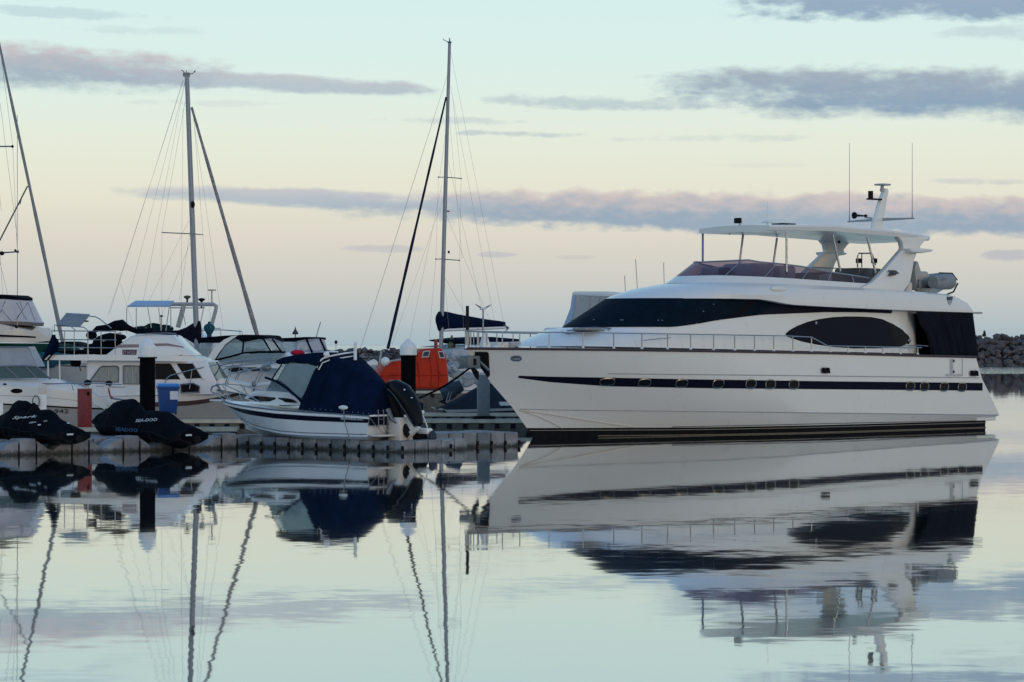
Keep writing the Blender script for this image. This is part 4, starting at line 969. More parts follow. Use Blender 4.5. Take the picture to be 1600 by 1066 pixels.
# ------------------------------------------------------------------ covered jet skis
def jetski(fr, top, bot, label, hw_, texts, seed):
    t = thing('jet_ski', fr, label, 'jet ski', 'jet skis under black covers')
    tt = [fr.at(a, b, 0) for a, b in top]; bb = [fr.at(a, b, -hw_*.6) for a, b in bot]
    tt = [(tt[0][0]+(x-tt[0][0])*.885, z) for x, z in tt]; bb = [(tt[0][0]+(x-tt[0][0])*.885, z+.02) for x, z in bb]
    zt, zb = pl(tt), pl(bb); x0, x1 = tt[0][0], tt[-1][0]; n = 56; rings = []; r = random.Random(seed)
    ph = [r.uniform(0, 6) for _ in range(6)]
    for i in range(n+1):
        u = i/n; x = x0+(x1-x0)*u; wv = hw_*(1-(1-min(1,u/.42))**2.0)**.6*(1-.16*max(0,(u-.75)/.25)**2)+.03
        a, b = zt(x), zb(x); a = max(a, b+.08); ring_ = []
        gun = b+(a-b)*.30 if a-b > .5 else b+(a-b)*.45
        gun = min(gun, b+.42)
        for k in range(25):
            v = -1+2*k/24; av = abs(v)
            # tent-like drape: ridge at the centre, straight skirt at the gunwale
            if av < .72: yy = v/.72*.93; zz = a-(a-gun)*(abs(yy)/.93)**1.55
            elif av < .9: yy = (.93+.07*(av-.72)/.18)*(1 if v > 0 else -1); zz = gun-(gun-b)*.45*(av-.72)/.18
            else: yy = (1-.22*(av-.9)/.1)*(1 if v > 0 else -1); zz = gun-(gun-b)*(.45+.55*(av-.9)/.1)
            cr_ = .009*math.sin(x*7+ph[0]+v*5)+.006*math.sin(x*15+ph[1]-v*9)+.006*math.sin(v*12+x*5+ph[2])
            ring_.append((x, yy*wv+cr_*.6*(1 if v > 0 else -1), zz+cr_*(.9-av*.5)))
        rings.append(ring_)
    mb = MB().loft(rings); bv = mb.bvh(); mb.build('cover', BLKF, t, angle=70)
    # hull under the skirt, seen below and behind the cover
    hx0 = x0+.35; hr = []
    for i in range(17):
        u = i/16; x = hx0+(x1-.02-hx0)*u; wv = hw_*(1-(1-min(1,u/.5))**2)**.6*.95+.02; b = zb(x)
        hr.append([(x,-wv,b+.22),(x,-wv*.96,b+.04),(x,-wv*.5,b-.08),(x,0,b-.14),(x,wv*.5,b-.08),(x,wv*.96,b+.04),(x,wv,b+.22)])
    MB().loft(hr).build('hull', BLACK, t, angle=30)
    SEAM = mat('cover seam piping', (.022,.024,.03), .8, srgb=False)
    MB().tube([Vector(r_[3])+Vector((0,-.012,.0)) for r_ in rings[3:-3]], .011, 5).build('seam', SEAM, t)
    for q_ in (14, 33): MB().tube([Vector(p)+Vector((0,-.010,.008)) for p in rings[q_][1:13]], .009, 5).build('seam', SEAM, t)
    for q_ in (10, 24, 40): MB().tube([Vector(rings[q_][2])+Vector((0,-.015,0)), Vector(rings[q_][1])+Vector((.02,-.02,-.02)), Vector(rings[q_][0])+Vector((.03,.02,-.05))], .014, 5).build('tie_strap', SEAM, t)
    xr = x1; zr = zb(x1)
    MB().tube([(xr-.1,0,zr+.02),(xr+.16,0,zr+.02)], .12, 12).build('jet_nozzle', BLACK, t)
    MB().box(xr-.05, -.35, zr+.13, xr+.03, -.12, zr+.18).build('reflector', WHTX, t)
    for (p0, p1, h, s, m, sh_) in texts:
        text(fr, bv, p0, p1, h, s, m, t, shear=sh_, off=.05)
    return t, bv
JF = Fr(wp(147,0,82).x, 82.3, -43)
jt, jb = jetski(JF, [(147,656),(153,650),(168,640),(183,630),(195,625),(208,623.4),(218,624.5),(224,628),(229,638),(236,642),(262,642.5),(276,643),(285,648),(296,656),(307,662),(318,665.5),(325,668)],
       [(147,664),(153,674),(166,681),(206,685),(250,687),(272,692),(288,697),(307,692),(322,684)],
       'jet ski under a black cover with white and blue lettering beside the black pile', .60,
       [((213,661.5),(247,659.5),4.6,'SEA-DOO',WHTX,.3),((182.5,674),(217,676),5.6,'SEADOO',BLUETX,.1)], 1)
JG = Fr(wp(-32,0,79.4).x, 79.6, -41)
jt2, jb2 = jetski(JG, [(-32,664),(-12,658),(0,653),(18,644),(30,637),(31,629),(37,625.5),(53,627),(64,628),(63,637),(71,641.5),(96,640.5),(100,650),(112,657),(125,662),(134,667),(139,670)],
       [(-32,672),(-10,680),(4,684),(40,687),(71,689),(114,690),(136,688)],
       'jet ski under a black cover with pale script lettering at the left edge', .60,
       [((21,657.5),(60,655),5.2,'Spark',WHTX,.4),((46.5,663.5),(75,660.5),2.0,'SEADOO',WHTX,.3)], 2)
for (tt_, ff, bb_, px_, py_, w_, h_) in ((jt2,JG,jb2,62,664.8,2.6,1.1),(jt2,JG,jb2,107,662.5,2.6,1.2),(jt,JF,jb,280,650.5,2,1.6),(jt,JF,jb,227,629,1.0,2.2),(jt,JF,jb,279,683,2.6,2.0)):
    q_ = decal(ff, bb_, oval(px_, py_, w_, h_, 12), .03, 1)
    if q_.v: q_.build('cover_tag', WHTX, tt_)

# ------------------------------------------------------------------ boat with the navy canopy
NF = Fr(-3.55-7.6*.766, 79.4+7.6*.643, -40)
NB = thing('cuddy_boat', NF, 'white cuddy cabin boat with navy canopy and navy stripe sitting on a float dock', 'boat')
Ln = 7.5; wN = pl([(0,1.2),(4,1.2),(7.6,1.12)]); fN = bowshape(2.2)
dk1, _ = level(NF, [(346,625.5),(380,634),(430,640.5),(480,644),(540,647.5),(577,650)], 3.6, wN, fN, 1, 18, 14)
dk2, _ = level(NF, [(349,629.5),(380,638),(430,645),(480,648.5),(540,651.5),(577,654)], 3.6, wN, fN, 1, 18, 14)
md1, _ = level(NF, [(360,637),(385,647),(430,654),(480,657.5),(540,660),(575,661)], 3.8, lambda x: wN(x)-.04, bowshape(2.1), 1, 18, 14)
ch1, _ = level(NF, [(372,652),(400,668),(440,677),(480,680),(540,681.5),(573,682)], 4.1, lambda x: wN(x)-.12, bowshape(1.8), 1, 18, 14)
ke1, _ = level(NF, [(384,665),(410,678),(450,686.5),(490,689),(540,690.5),(573,691)], 4.4, lambda x: .62, bowshape(1.4), 1, 18, 14)
ke0 = [Vector((p.x, p.y*.06, p.z-.10)) for p in ke1]
nh = shell([ke0, ke1, ch1, md1, dk2, dk1]); NBV = nh.bvh(); nh.build('hull', GELB, NB, angle=24)
MB().loft([[p+Vector((0,-.008,0)) for p in dk2],[p+Vector((0,-.008,0)) for p in md1]], closed=False, caps=False).build('stripe', STRIPE, NB)
MB().tube([p+Vector((0,-.01,-.0)) for p in dk2], .028, 6).build('rubbing_strake', WHITE, NB)
MB().tube([p+Vector((0,-.01,.0)) for p in dk1], .022, 6).build('gunwale_trim', mat('slate trim', (.07,.10,.13), .5, srgb=False), NB)
MB().tube([p.lerp(q, .15)+Vector((0,-.01,0)) for p, q in zip(ch1, md1)], .012, 5).build('chine_line', mat('slate line', (.12,.15,.18), .5, srgb=False), NB)
MB().tube([p+Vector((0,-.0,.0)) for p in ch1], .022, 5).build('spray_rail', GELB, NB)
# grp panel with lettering near the stern
decal(NF, NBV, [(532,650.5),(569,652),(569,657.5),(532,656)], .02, 1).build('name_plate', mat('plate blue grey', (.05,.06,.10), .4, srgb=False), NB)
text(NF, NBV, (533.5,655), (567.5,656.5), 3.2, 'SEAFARER 600', WHTX, NB, off=.03)
text(NF, NBV, (376,655), (388,665), 4, 'JX', mat('faded reg', (.10,.12,.14), .5, srgb=False), NB, off=.02)
# foredeck and cabin
yq = lambda px, py, y: (lambda a: (a[0], y, a[1]))(NF.at(px, py, y))
cab = [ (363,622),(380,613),(398,611.5),(430,611.5),(456,613.5),(470,618),(474,634),(440,633),(400,629),(365,624)]
cq = P(NF, cab, -.75)
def widen(x): return .25+.62*min(1, max(0, (x-cq[0][0])/2.2))
MB().prism([(x, z) for x, z in cq], [-widen(x) for x, z in cq]).build('cuddy_cabin', GELB, NB, bev=.04)
q = P(NF, [(370,623),(386,619),(452,622.5),(461,625),(466,629.5),(458,629),(388,627)], -.86)
MB().prism(q, [-widen(x)-.05 for x, z in q], [-widen(x)-.03 for x, z in q]).build('cabin_window', GLASSD, NB)
MB().add([yq(334,626,0),yq(350,622,-.18),yq(360,624,-.2),yq(352,628,-.15),yq(352,628,.15),yq(360,624,.2),yq(350,622,.18)], [(0,1,2,3,4,5,6)])
bx = NF.at(347,626,0); MB().box(bx[0]-.42,-.16,bx[1]-.03,bx[0]+.3,.16,bx[1]+.03).build('bow_plank', WHITE, NB, bev=.02)
# pulpit
for s_ in (1, -1):
    def pp(px, py, y): a = NF.at(px, py, -abs(y)); return (a[0], y*s_, a[1])
    MB().tube([pp(408,629,-.85),pp(390,619,-.72),pp(372,611,-.55),pp(353,602,-.3),pp(341,600,-.12),pp(331,604,-.03),pp(329,611,0)], .017, 6).build('bow_rail', SS, NB)
    MB().tube([pp(329,611,0),pp(338,618,-.1),pp(352,626,-.16)], .017, 6).build('bow_rail', SS, NB)
    for a, b in (((347,601),(362,626)),((372,611),(379,628)),((352,602),(356,624))):
        MB().tube([pp(*a,-.4 if a[0]<370 else -.55), pp(*b,-.45 if a[0]<370 else -.7)], .014, 5).build('rail_post', SS, NB)
an_ = NF.at(340,603,0); MB().tube([(an_[0]-.05,0,an_[1]+.05),(an_[0]+.25,0,an_[1]-.25)], .035, 6).build('anchor', SSD, NB)
rp_ = NF.at(413,612,-.4); mb = MB()
for k in range(3): mb.tube([(rp_[0]+.07*math.cos(a)+.05*k, -.4+.05*k, rp_[1]+.03+.14*math.sin(a)*(1-.2*k)) for a in [2*math.pi*i/10 for i in range(11)]], .022, 5)
mb.build('rope_coil', GELC, NB, kind='stuff')
# windscreen: slanted glass with clear curtain, framed in navy
wsd = 1.0
gl = [(430,594),(438,576),(449,566),(487,570),(494,575),(476,622),(468,621),(452,608)]
yS = lambda x, z: -1.02+.18*min(1, max(0, (z-1.5)/1.2))
def side(ptsx, name, m, th=.012, y=None, par=NB):
    q = P(NF, ptsx, -.95); ys = [yS(x, z) for x, z in q]; 
    o = MB().prism(q, ys, [v+th for v in ys]).build(name, m, par); MB().prism(q, [-v for v in ys], [-v-th for v in ys]).build(name, m, par); return o
side([(434,592),(441,575),(449,566),(490,571),(495,575),(473,622),(466,619),(450,604)], 'side_curtain', CLEARG)
q0 = [yq(418,612,-.55), yq(431,593,-.95)]
f1 = NF.at(442,568,-.4)
def yn_(px, py, y): a = NF.at(px, py, y); return (a[0], y, a[1])
fb, fm, ft = yn_(414,613,-.38), yn_(424,596,-.42), yn_(440,569,-.40)
sb, sm, st_ = yn_(470,620,-1.0), yn_(433,593,-.93), yn_(449,566,-.90)
mir = lambda p: (p[0], -p[1], p[2])
MB().add([fb, sb, sm, fm], [(0,1,2,3)]).build('windscreen_side', CLEARG, NB); MB().add([mir(p) for p in (fb, sb, sm, fm)], [(0,1,2,3)]).build('windscreen_side', CLEARG, NB)
MB().add([fb, fm, mir(fm), mir(fb)], [(0,1,2,3)]).build('windscreen', TEALG, NB)
MB().loft([[sm, fm, mir(fm), mir(sm)], [st_, ft, mir(ft), mir(st_)]], closed=False, caps=False).build('front_curtain', CLEARG, NB)
for s_ in (1, -1):
    def pq(px, py):
        x, z = NF.at(px, py, -.95); return (x, (yS(x, z)-.02)*s_, z)
    MB().tube([pq(414,590),pq(432,596),pq(450,607),pq(465,619),pq(474,627)], .04, 6).build('curtain_trim', NAVY, NB)
    MB().tube([pq(425,592),pq(436,572),pq(440,562)], .022, 6).build('curtain_trim', NAVY, NB)
for s_ in (.5, -.1, -.6): MB().tube([(f1[0]+.02, s_, f1[1]), (f1[0]+1.0, s_*1.1, f1[1]-.55)], .012, 5).build('canopy_bow', SS, NB)
xh, zh = NF.at(449,606,.1); MB().box(xh,-.1,zh-.3,xh+.25,.5,zh+.35).build('helm_seat', SOFT, NB, bev=.08)
MB().box(NF.at(452,600,0)[0], -.6, 1.3, NF.at(470,600,0)[0], .6, NF.at(440,601,0)[1]).build('dashboard', mat('teal dash', (.12,.17,.19), .6, srgb=False), NB, bev=.1)
# roof and big cover
rf = [(428.5,567),(431,562.5),(440,558.5),(460,554.5),(480,552),(497,550.5),(498,566),(494,573),(480,569),(462,566.5),(445,567),(433,569)]
q = P(NF, rf, -.93)
MB().prism(q, [-.93]*len(q)).build('bimini_top', NAVY, NB, bev=.05)
cv = [(495,572),(500,563),(520,558),(545,555),(556,555),(563,566),(580,579),(600,594),(607,601),(605,612),(600,640),(590,652),(577,651),(520,646.5),(478,642),(466,640),(474,624),(484,600)]
q = P(NF, cv, -1.0); 
def coverw(x, z): return -(1.14-.22*min(1, max(0, (z-1.2)/1.5)))
cw = [coverw(x, z) for x, z in q]
mb = MB(); n_ = 22; xs_all = [min(p[0] for p in q)+.0, max(p[0] for p in q)]
topc = pl([p for p in [q[0],q[1],q[2],q[3],q[4],q[5],q[6],q[7],q[8]]]); botc = pl([q[14-0] if False else q[15],q[14],q[13],q[12],q[11],q[10]] )
lefte = pl([(q[15][1],q[15][0]),(q[16][1],q[16][0]),(q[17][1],q[17][0]),(q[0][1],q[0][0])])
def p3n(px, py, y): a = NF.at(px, py, y); return Vector((a[0], y, a[1]))
tops = [p3n(*p) for p in ((495,572,-.86),(500,564,-.82),(510,560,-.72),(522,557.5,-.58),(536,566,-.52),(554,578.5,-.44),(575,592,-.32),(598,603,-.10))]
bots = [p3n(*p) for p in ((466,640,-1.16),(520,646.5,-1.16),(548,649,-1.15),(577,651,-1.12))]
def along(pts, u):
    L = [0]
    for a, b in zip(pts, pts[1:]): L.append(L[-1]+(b-a).length)
    d = u*L[-1]
    for k in range(len(pts)-1):
        if d <= L[k+1]+1e-9: return pts[k].lerp(pts[k+1], (d-L[k])/(L[k+1]-L[k]))
    return pts[-1]
rings = []
for i in range(49):
    u = i/48; T = along(tops, u); B = along(bots, u); col = []
    for k in range(11):
        v = k/10; p = B.lerp(T, v); bl = math.sin(math.pi*v)
        p.y -= .05*bl-.028*bl*math.sin(u*23+v*5)-.016*bl*math.sin(u*47-v*9+1)-.012*math.sin(u*60)*(1-v)
        if abs(u-.55) < .02 or abs(u-.27) < .015: p.y -= .012
        col.append(p)
    for m_ in (-.6, 0, .6): col.append(Vector((T.x, T.y*-m_, T.z+.05-.05*abs(m_)+.012*math.sin(u*30+m_*7))))
    col += [Vector((p.x, -p.y, p.z)) for p in reversed(col[:11])]
    rings.append(col)
m_ = MB().loft(rings, closed=False, caps=False); lr = rings[-1]
m_.loft([lr[:12], [p+Vector((.03, 0, 0)) if False else Vector((p.x, -p.y, p.z)) for p in lr[:12]]], closed=False, caps=False)
NCV = m_.bvh(); m_.build('boat_cover', NAVY, NB, angle=50)
for us in (.27, .55): MB().tube([along(bots, us).lerp(along(tops, us), v)+Vector((0,-.07*math.sin(math.pi*v)-.015,0)) for v in [k/10 for k in range(11)]], .008, 4).build('seam', NAVY, NB)
mb = MB()
for k in range(14):
    px = 484+k*8.4; h, n = NF.hit(NCV, px, 639.5+k*.75-1.0)
    if h is not None: mb.ball(h+n*.010, (.012,.012,.012), 6)
mb.build('snap_fasteners', SS, NB, kind='stuff')
MB().tube([p3n(*p) for p in ((495,575,-.90),(499,565,-.86),(505,560,-.80),(514,557,-.66),(526,554.5,-.45),(540,552,-.15),(553,550.5,.15),(556,556,.25))], .028, 6).build('targa_bar', GELB, NB)
MB().tube([p3n(*p) for p in ((498,578,-.90),(504,567,-.84),(514,563,-.68),(530,560,-.42),(552,556.5,.05))], .02, 6).build('targa_bar', GELB, NB)
a = NF.at(510,554,-.7); MB().ball((a[0],-.7,a[1]), (.10,.10,.10)).build('dome_light', WHITE, NB)
a = NF.at(555,545,0); MB().tube([(a[0],0,a[1]-.35),(a[0],0,a[1]),(a[0]+.02,0,a[1]+.2)], .05, 8).build('stern_light', WHITE, NB)
MB().ball((NF.at(465,551,.3)[0], .3, NF.at(465,551.5,.3)[1]), (.26,.2,.10)).build('folded_red_cloth', PINKR, NB)
# cleat and rope on the gunwale
a = NF.at(537,637,-1.1); MB().ball((a[0],-1.12,a[1]), (.2,.06,.07)).build('fender_white', WHITE, NB)
MB().tube([yq(537,640,-1.2),yq(538,657,-1.24),yq(542,672,-1.25),yq(546,686,-1.2),yq(545,693,-1.15)], .018, 5).build('mooring_line', SSD, NB)
# transom detail
xT = dk1[-1].x
def tr(px, py): y, z = NF.atx(px, py, xT+.03); return Vector((xT+.03, y, z))
tz1 = tr(600, 648).z
MB().box(xT-.02, -1.1, tz1-.32, xT+.012, -.35, tz1-.05).build('transom_stripe', STRIPE, NB)
MB().box(xT-.02, -1.12, tz1-.05, xT+.03, -.35, tz1).build('transom_trim', WHITE, NB)
MB().box(xT-.5, .55, tz1-.0, xT+.25, 1.1, tz1+.10).build('stern_seat', WHITE, NB, bev=.03); MB().box(xT-.5, .55, tz1+.10, xT+.22, 1.1, tz1+.35).build('seat_cushion', NAVY, NB, bev=.06)
MB().box(xT-.1, -1.0, tr(600,682).z, xT+.30, 1.0, tr(600,679).z).build('swim_step', GELC, NB, bev=.03)
for dx_ in (0, .16): MB().tube([tr(588.5+dx_*52,643), tr(588.5+dx_*52,643)+Vector((.06,0,.05)), tr(588.5+dx_*52,650)+Vector((.08,0,0)), tr(588.5+dx_*52,670)+Vector((.08,0,0)), tr(594+dx_*52,676)+Vector((.2,0,0))], .016, 5).build('ladder_rail', SSD, NB)
for k in range(2): MB().tube([tr(588.5,655+9*k)+Vector((.09,0,0)), tr(597,655+9*k)+Vector((.09,0,0))], .014, 5).build('ladder_rung', SSD, NB)
MB().tube([tr(576,650), tr(583,660), tr(590,668)], .018, 5).build('grab_handle', SSD, NB)
MB().box(xT, -.30, tr(615,690).z, xT+.5, .3, tr(615,652).z).build('motor_bracket', GELC, NB, bev=.05)
# outboard: big tilted cowl, leg, gearcase and propeller
def outboard(name, parent_fr, path, label_m, par):
    pass
OB = [(605,603,.08,.08),(610,602.5,.17,.15),(619,605,.24,.22),(629,613,.285,.26),(638,626,.285,.27),(645,639,.25,.24),(650,652,.20,.20),(654,664,.14,.14)]
yO = -.05; xb0 = NF.at(615, 650, yO)[0]
rings = []
ctr = [yq(px, py, yO) for px, py, a, b in OB]
for i, (px, py, a, b) in enumerate(OB):
    c = Vector(ctr[i]); d = (Vector(ctr[min(i+1, 7)])-Vector(ctr[max(0, i-1)])).normalized(); nrm = Vector((-d.z, 0, d.x)); 
    if nrm.z < 0: nrm = -nrm
    rings.append([c+nrm*a*(abs(math.sin(t))**.8)*(1 if math.sin(t) > 0 else -1)+Vector((0,1,0))*b*(abs(math.cos(t))**.8)*(1 if math.cos(t) > 0 else -1) for t in [2*math.pi*k/18 for k in range(18)]])
ob = thing('outboard_motor', NF, 'big black tilted outboard motor on the transom of the navy-canopy boat', 'outboard motor')
om = MB().loft(rings); OBV = om.bvh(); om.build('cowl', mat('outboard black paint', (.007,.008,.012), .3, var=.2, srgb=False, coat=.12), ob, angle=50)
for q_ in (oval(632,609.5,1.6,1.3,10), oval(643,622,1.4,1.0,10)):
    q_ = decal(NF, OBV, q_, .02, 1)
    if q_.v: q_.build('badge', WHTX, ob)
MB().tube([yq(612,618,yO),yq(619,640,yO),yq(628,664,yO),yq(640,682,yO)], [.15,.17,.15,.11], 10).build('midsection', BLACK, ob)
MB().loft([[rings[k][j] + Vector((0,-.012,0)) for k in range(1, 8)] for j in (10, 11)], closed=False, caps=False).build('cowl_stripe', SSD, ob)
MB().tube([Vector(rings[k][12])+Vector((0,-.01,0)) for k in range(1, 8)], .012, 5).build('cowl_seam', RUB, ob)
MB().tube([yq(606,640,-.3),yq(613,655,-.3),yq(622,662,-.25)], [.09,.07,.05], 8).build('tilt_bracket', SSD, ob)
gm = MB(); gm.prism(P(NF, [(604,688),(616,680),(636,676),(650,668),(652,672),(640,684),(630,692),(622,700),(612,698),(606,694)], yO), -.10, .06); gm.build('gearcase', GELC, ob, bev=.03)
c = Vector(yq(622, 699, yO)); pm = MB()
for k in range(3):
    a = 2*math.pi*k/3+.4; d = Vector((.25, math.cos(a), math.sin(a)*.6)); pm.add([c, c+d*.30+Vector((.1,.08,0)), c+d*.34, c+d*.30-Vector((.1,.08,0))], [(0,1,2,3)])
pm.tube([c-Vector((.15,0,0)), c+Vector((.2,0,0))], .06, 8); pm.build('propeller', BLACK, ob, kind='stuff')
# small auxiliary motor tilted clear of the water
au = thing('auxiliary_motor', NF, 'small black kicker outboard with white casing tilted up beside the big outboard', 'outboard motor')
ya = .75
MB().tube([yq(655,640,ya),yq(661,650,ya),yq(668,668,ya)], .022, 6).build('tiller', GELB, au)
MB().tube([yq(648,676,ya),yq(656,684,ya),yq(664,690,ya)], [.22,.26,.16], 10).build('powerhead', BLACK, au)
MB().box(*[v for v in (yq(662,672,ya)[0]-.12, ya-.2, yq(662,672,ya)[2]-.12, yq(662,672,ya)[0]+.3, ya+.1, yq(662,672,ya)[2]+.06)]).build('casing', WHITE, au, bev=.05)
MB().ball(yq(652,672,ya), (.16,.14,.12)).build('casing', WHITE, au)
MB().tube([yq(660,684,ya),yq(668,692,ya),yq(672,700,ya)], [.12,.1,.04], 8).build('leg', SOFT, au)
MB().ball(yq(676,684,ya), (.10,.16,.22)).build('propeller', SOFT, au)

# ------------------------------------------------------------------ boats further in
def rail3(fr, pts, y, r, name, m, par, n=5): return MB().tube([(a[0], y, a[1]) for a in P(fr, pts, y)], r, n).build(name, m, par)
def plate(fr, pts, y0, y1, name, m, par, bev=0.0, **k): return MB().prism(P(fr, pts, y0), [y0]*len(pts), [y1]*len(pts)).build(name, m, par, bev=bev, **k)

# white cruiser with registration number, front left
CF = Fr(wp(181,0,92.5).x, 92.5, 3)
CB = thing('cabin_cruiser', CF, 'white sports cruiser with milky clear canopy and bow pointing right behind the left jet ski', 'boat')
wC = pl([(-12,1.5),(0,1.5)])
a0, _ = level(CF, [(181,632),(150,622.5),(110,612),(60,606),(0,604),(-90,603)], 4.6, wC, bowshape(2.2), -1)
a1, _ = level(CF, [(180,640),(150,638.5),(110,637),(60,634),(0,631.5),(-90,630)], 4.9, lambda x: 1.53, bowshape(2.1), -1)
a2, _ = level(CF, [(172,655),(150,663),(110,668),(60,668),(0,668),(-90,668)], 5.2, lambda x: 1.35, bowshape(1.7), -1)
a3, _ = level(CF, [(160,672),(140,680),(110,684),(60,684),(0,684),(-90,684)], 5.6, lambda x: .9, bowshape(1.5), -1)
h1 = shell([a3, a2, a1], top=False); CV = h1.bvh(); h1.build('hull', GELG, CB, angle=28)  # shade of the hull's underside is put into this grey
h2 = shell([a1, a0], bottom=False); h2.build('topside', GEL, CB, angle=30)
MB().tube([p+Vector((0,-.01,0)) for p in a1], .03, 5).build('rubbing_strake', BLACK, CB)
MB().tube([p.lerp(q,.5)+Vector((0,-.0,0)) for p, q in zip(a0, a1)], .012, 5).build('moulding', GELG, CB)
wf = pl([(0,1.4),(3,1.0)])
# crowned foredeck
d0, _ = level(CF, [(172,628),(150,618),(131,608),(106,599),(79,592.5),(30,592),(-80,592)], 4.2, lambda x: .95, E2, -1)
d_ = [Vector((p.x, p.y, q.z)) for p, q in zip(d0, d0)]
ab = [Vector((p.x, p.y, p.z)) for p in a0]
shell([[Vector((p.x, p.y, p.z-.35)) for p in d0], d0], bottom=False).build('foredeck', GEL, CB, angle=50)
MB().loft([full(a0), full(d0)], closed=False, caps=False).build('side_deck', GEL, CB, angle=60)
wcc = lambda z: 1.15-.10*max(0, (z-2.0))
MB().loft([[ (lambda a: (a[0], 0, a[1]))(CF.at(122,603.5,0)), (lambda a: (a[0], -.4, a[1]))(CF.at(110,602,-.4)), (lambda a: (a[0], -.5, a[1]))(CF.at(90,599,-.5))],
           [ (lambda a: (a[0], 0, a[1]+.05))(CF.at(110,598,0)), (lambda a: (a[0], -.3, a[1]+.04))(CF.at(98,598,-.3)), (lambda a: (a[0], -.4, a[1]+.04))(CF.at(86,596,-.4))]], closed=False, caps=False).build('deck_hatch', mat('smoked hatch', (.16,.20,.24), .2, srgb=False), CB)
# windscreen: three raked panes and clear canopy above
pane(CF, [(-70,574),(0,573.5),(9,573),(29,591.5),(-70,592)], wcc, 'windscreen_pane', TEALG, CB)
pane(CF, [(10,573),(38,572.5),(57,590.5),(31,591.5)], wcc, 'windscreen_pane', TEALG, CB)
pane(CF, [(40,572.5),(57,573),(77,591.5),(59,591)], wcc, 'windscreen_pane', TEALG, CB)
frame(CF, [(-70,573),(0,572.8),(39,572),(57,573),(79,592.5)], wcc, .035, 'windscreen_frame', SSD, CB, closed=False)
for a, b in (((9,573),(30,592)),((39,572),(58,591.5))): frame(CF, [a, b], wcc, .03, 'windscreen_post', SSD, CB, closed=False)
x0_, z0_ = CF.at(58,573,-1.0); x1_, z1_ = CF.at(44,543,-.9)
MB().loft([[(x0_-.02,-1.0,z0_),(x0_+.12,-.3,z0_),(x0_+.12,.3,z0_),(x0_-.02,1.0,z0_)],[(x1_,-.9,z1_),(x1_+.08,-.3,z1_+.03),(x1_+.08,.3,z1_+.03),(x1_,.9,z1_)]], closed=False, caps=False).build('front_curtain', CLEARP, CB)
mb = MB(); n = 22; lo, hi = [], []
for i in range(n+1):
    t = i/n; px0 = -70+127*t; px1 = -70+114*t; yw = .03*math.sin(i*2.1)
    a = CF.at(px0,572.5,-1.12); b = CF.at(px1,543+(1-t)*1.0,-1.0); lo.append((a[0],-1.12+yw,a[1])); hi.append((b[0],-1.0-yw*.6,b[1]))
MB().loft([lo, hi], closed=False, caps=False).build('side_curtain', CLEARP, CB, angle=80)
rail3(CF, [(-70,544),(30,542.5),(43,542.5),(46,547),(57,572)], -1.02, .02, 'canopy_frame', SSD, CB)
a = CF.at(43,543,-.9); MB().box(a[0]-6, -.95, a[1]-.02, a[0], .95, a[1]+.03).build('canopy_roof', CLEARP, CB)
for pts in ([(0,575),(12,556),(22,544)],[(20,572),(33,555),(38,545)]): rail3(CF, pts, -.9, .015, 'canopy_bow', SSD, CB)
decal(CF, CV, oval(26,611,9.3,3.6,20,2.2), .01, 1)
Vs = h2.bvh(); dd = decal(CF, Vs, oval(26,611,9.3,3.6,20,2.2), .015, 1)
if dd.v: dd.build('porthole', GLASSD, CB)
text(CF, CV, (73,646), (107,645.5), 6.5, 'P 942', mat('faded black letters', (.03,.035,.05), .5, srgb=False), CB, off=.02)
rail3(CF, [(-60,606),(0,602.5),(8,601),(60,600),(110,599),(150,599),(172,600),(190,601)], -1.0, .02, 'bow_rail', SS, CB)
for a_, b_ in (((7.5,602),(3,620)),((7.5,602),(7,650)),((8,602),(18,630)),((7,602),(-6,618))): rail3(CF, [a_, b_], -1.3, .016, 'rail_post', SSD, CB)
a = CF.at(7.5,602,-1.3); MB().ball((a[0],-1.3,a[1]), (.08,.06,.07)).build('rail_clamp', BLACK, CB)
for px in (73,112,137): rail3(CF, [(px,600),(px+3,607+(px-73)*.1)], -.95, .014, 'rail_post', SSD, CB)
# anchor roller gear at its bow
for px, py, r_ in ((137,598,.12),(170,599,.11)):
    a = CF.at(px,py,-.3); MB().ball((a[0],-.3,a[1]), (r_*1.2,r_,r_*.9)).build('winch_drum', BLACK, CB)
plate(CF, [(155,616),(163,603),(170,602),(167,618)], -.6, -.5, 'bow_chair', GEL, CB)
rail3(CF, [(168,601),(172,618),(176,622)], -.5, .03, 'bow_fitting', RED, CB); rail3(CF, [(172,622),(198,626)], -.5, .03, 'bow_fitting', SSD, CB)
rail3(CF, [(150,603),(175,604),(196,605)], -.3, .04, 'anchor_arm', GELC, CB)

# flybridge trawler
TRF = Fr(wp(404,0,101).x, 101.0, -2)
TB = thing('trawler_yacht', TRF, 'white flybridge trawler with solar panel, dark flag and pink stripe behind the black pile', 'boat')
wT = 1.9
t0, _ = level(TRF, [(404,603),(370,607),(340,612),(300,616),(240,619),(150,620),(64,616)], 5.0, lambda x: wT, bowshape(2.2), -1)
t1, _ = level(TRF, [(398,610),(370,619),(340,627),(300,634),(240,636),(150,636),(64,634)], 5.2, lambda x: wT-.02, bowshape(2.1), -1)
t2, _ = level(TRF, [(378,650),(360,656),(330,661),(290,663),(240,664),(150,664),(64,664)], 5.4, lambda x: wT-.2, bowshape(1.8), -1)
t3 = [Vector((p.x, p.y*.8, -.3)) for p in t2]
hh_ = shell([t3, t2, t1], top=False); hh_.build('hull', GELG, TB, angle=30)
t01 = [p.lerp(q, .42) for p, q in zip(t1, t0)]
shell([t1, t01], top=False, bottom=False).build('brown_stripe', BROWN, TB)
shell([t01, t0], bottom=False).build('bulwark', GEL, TB, angle=30)
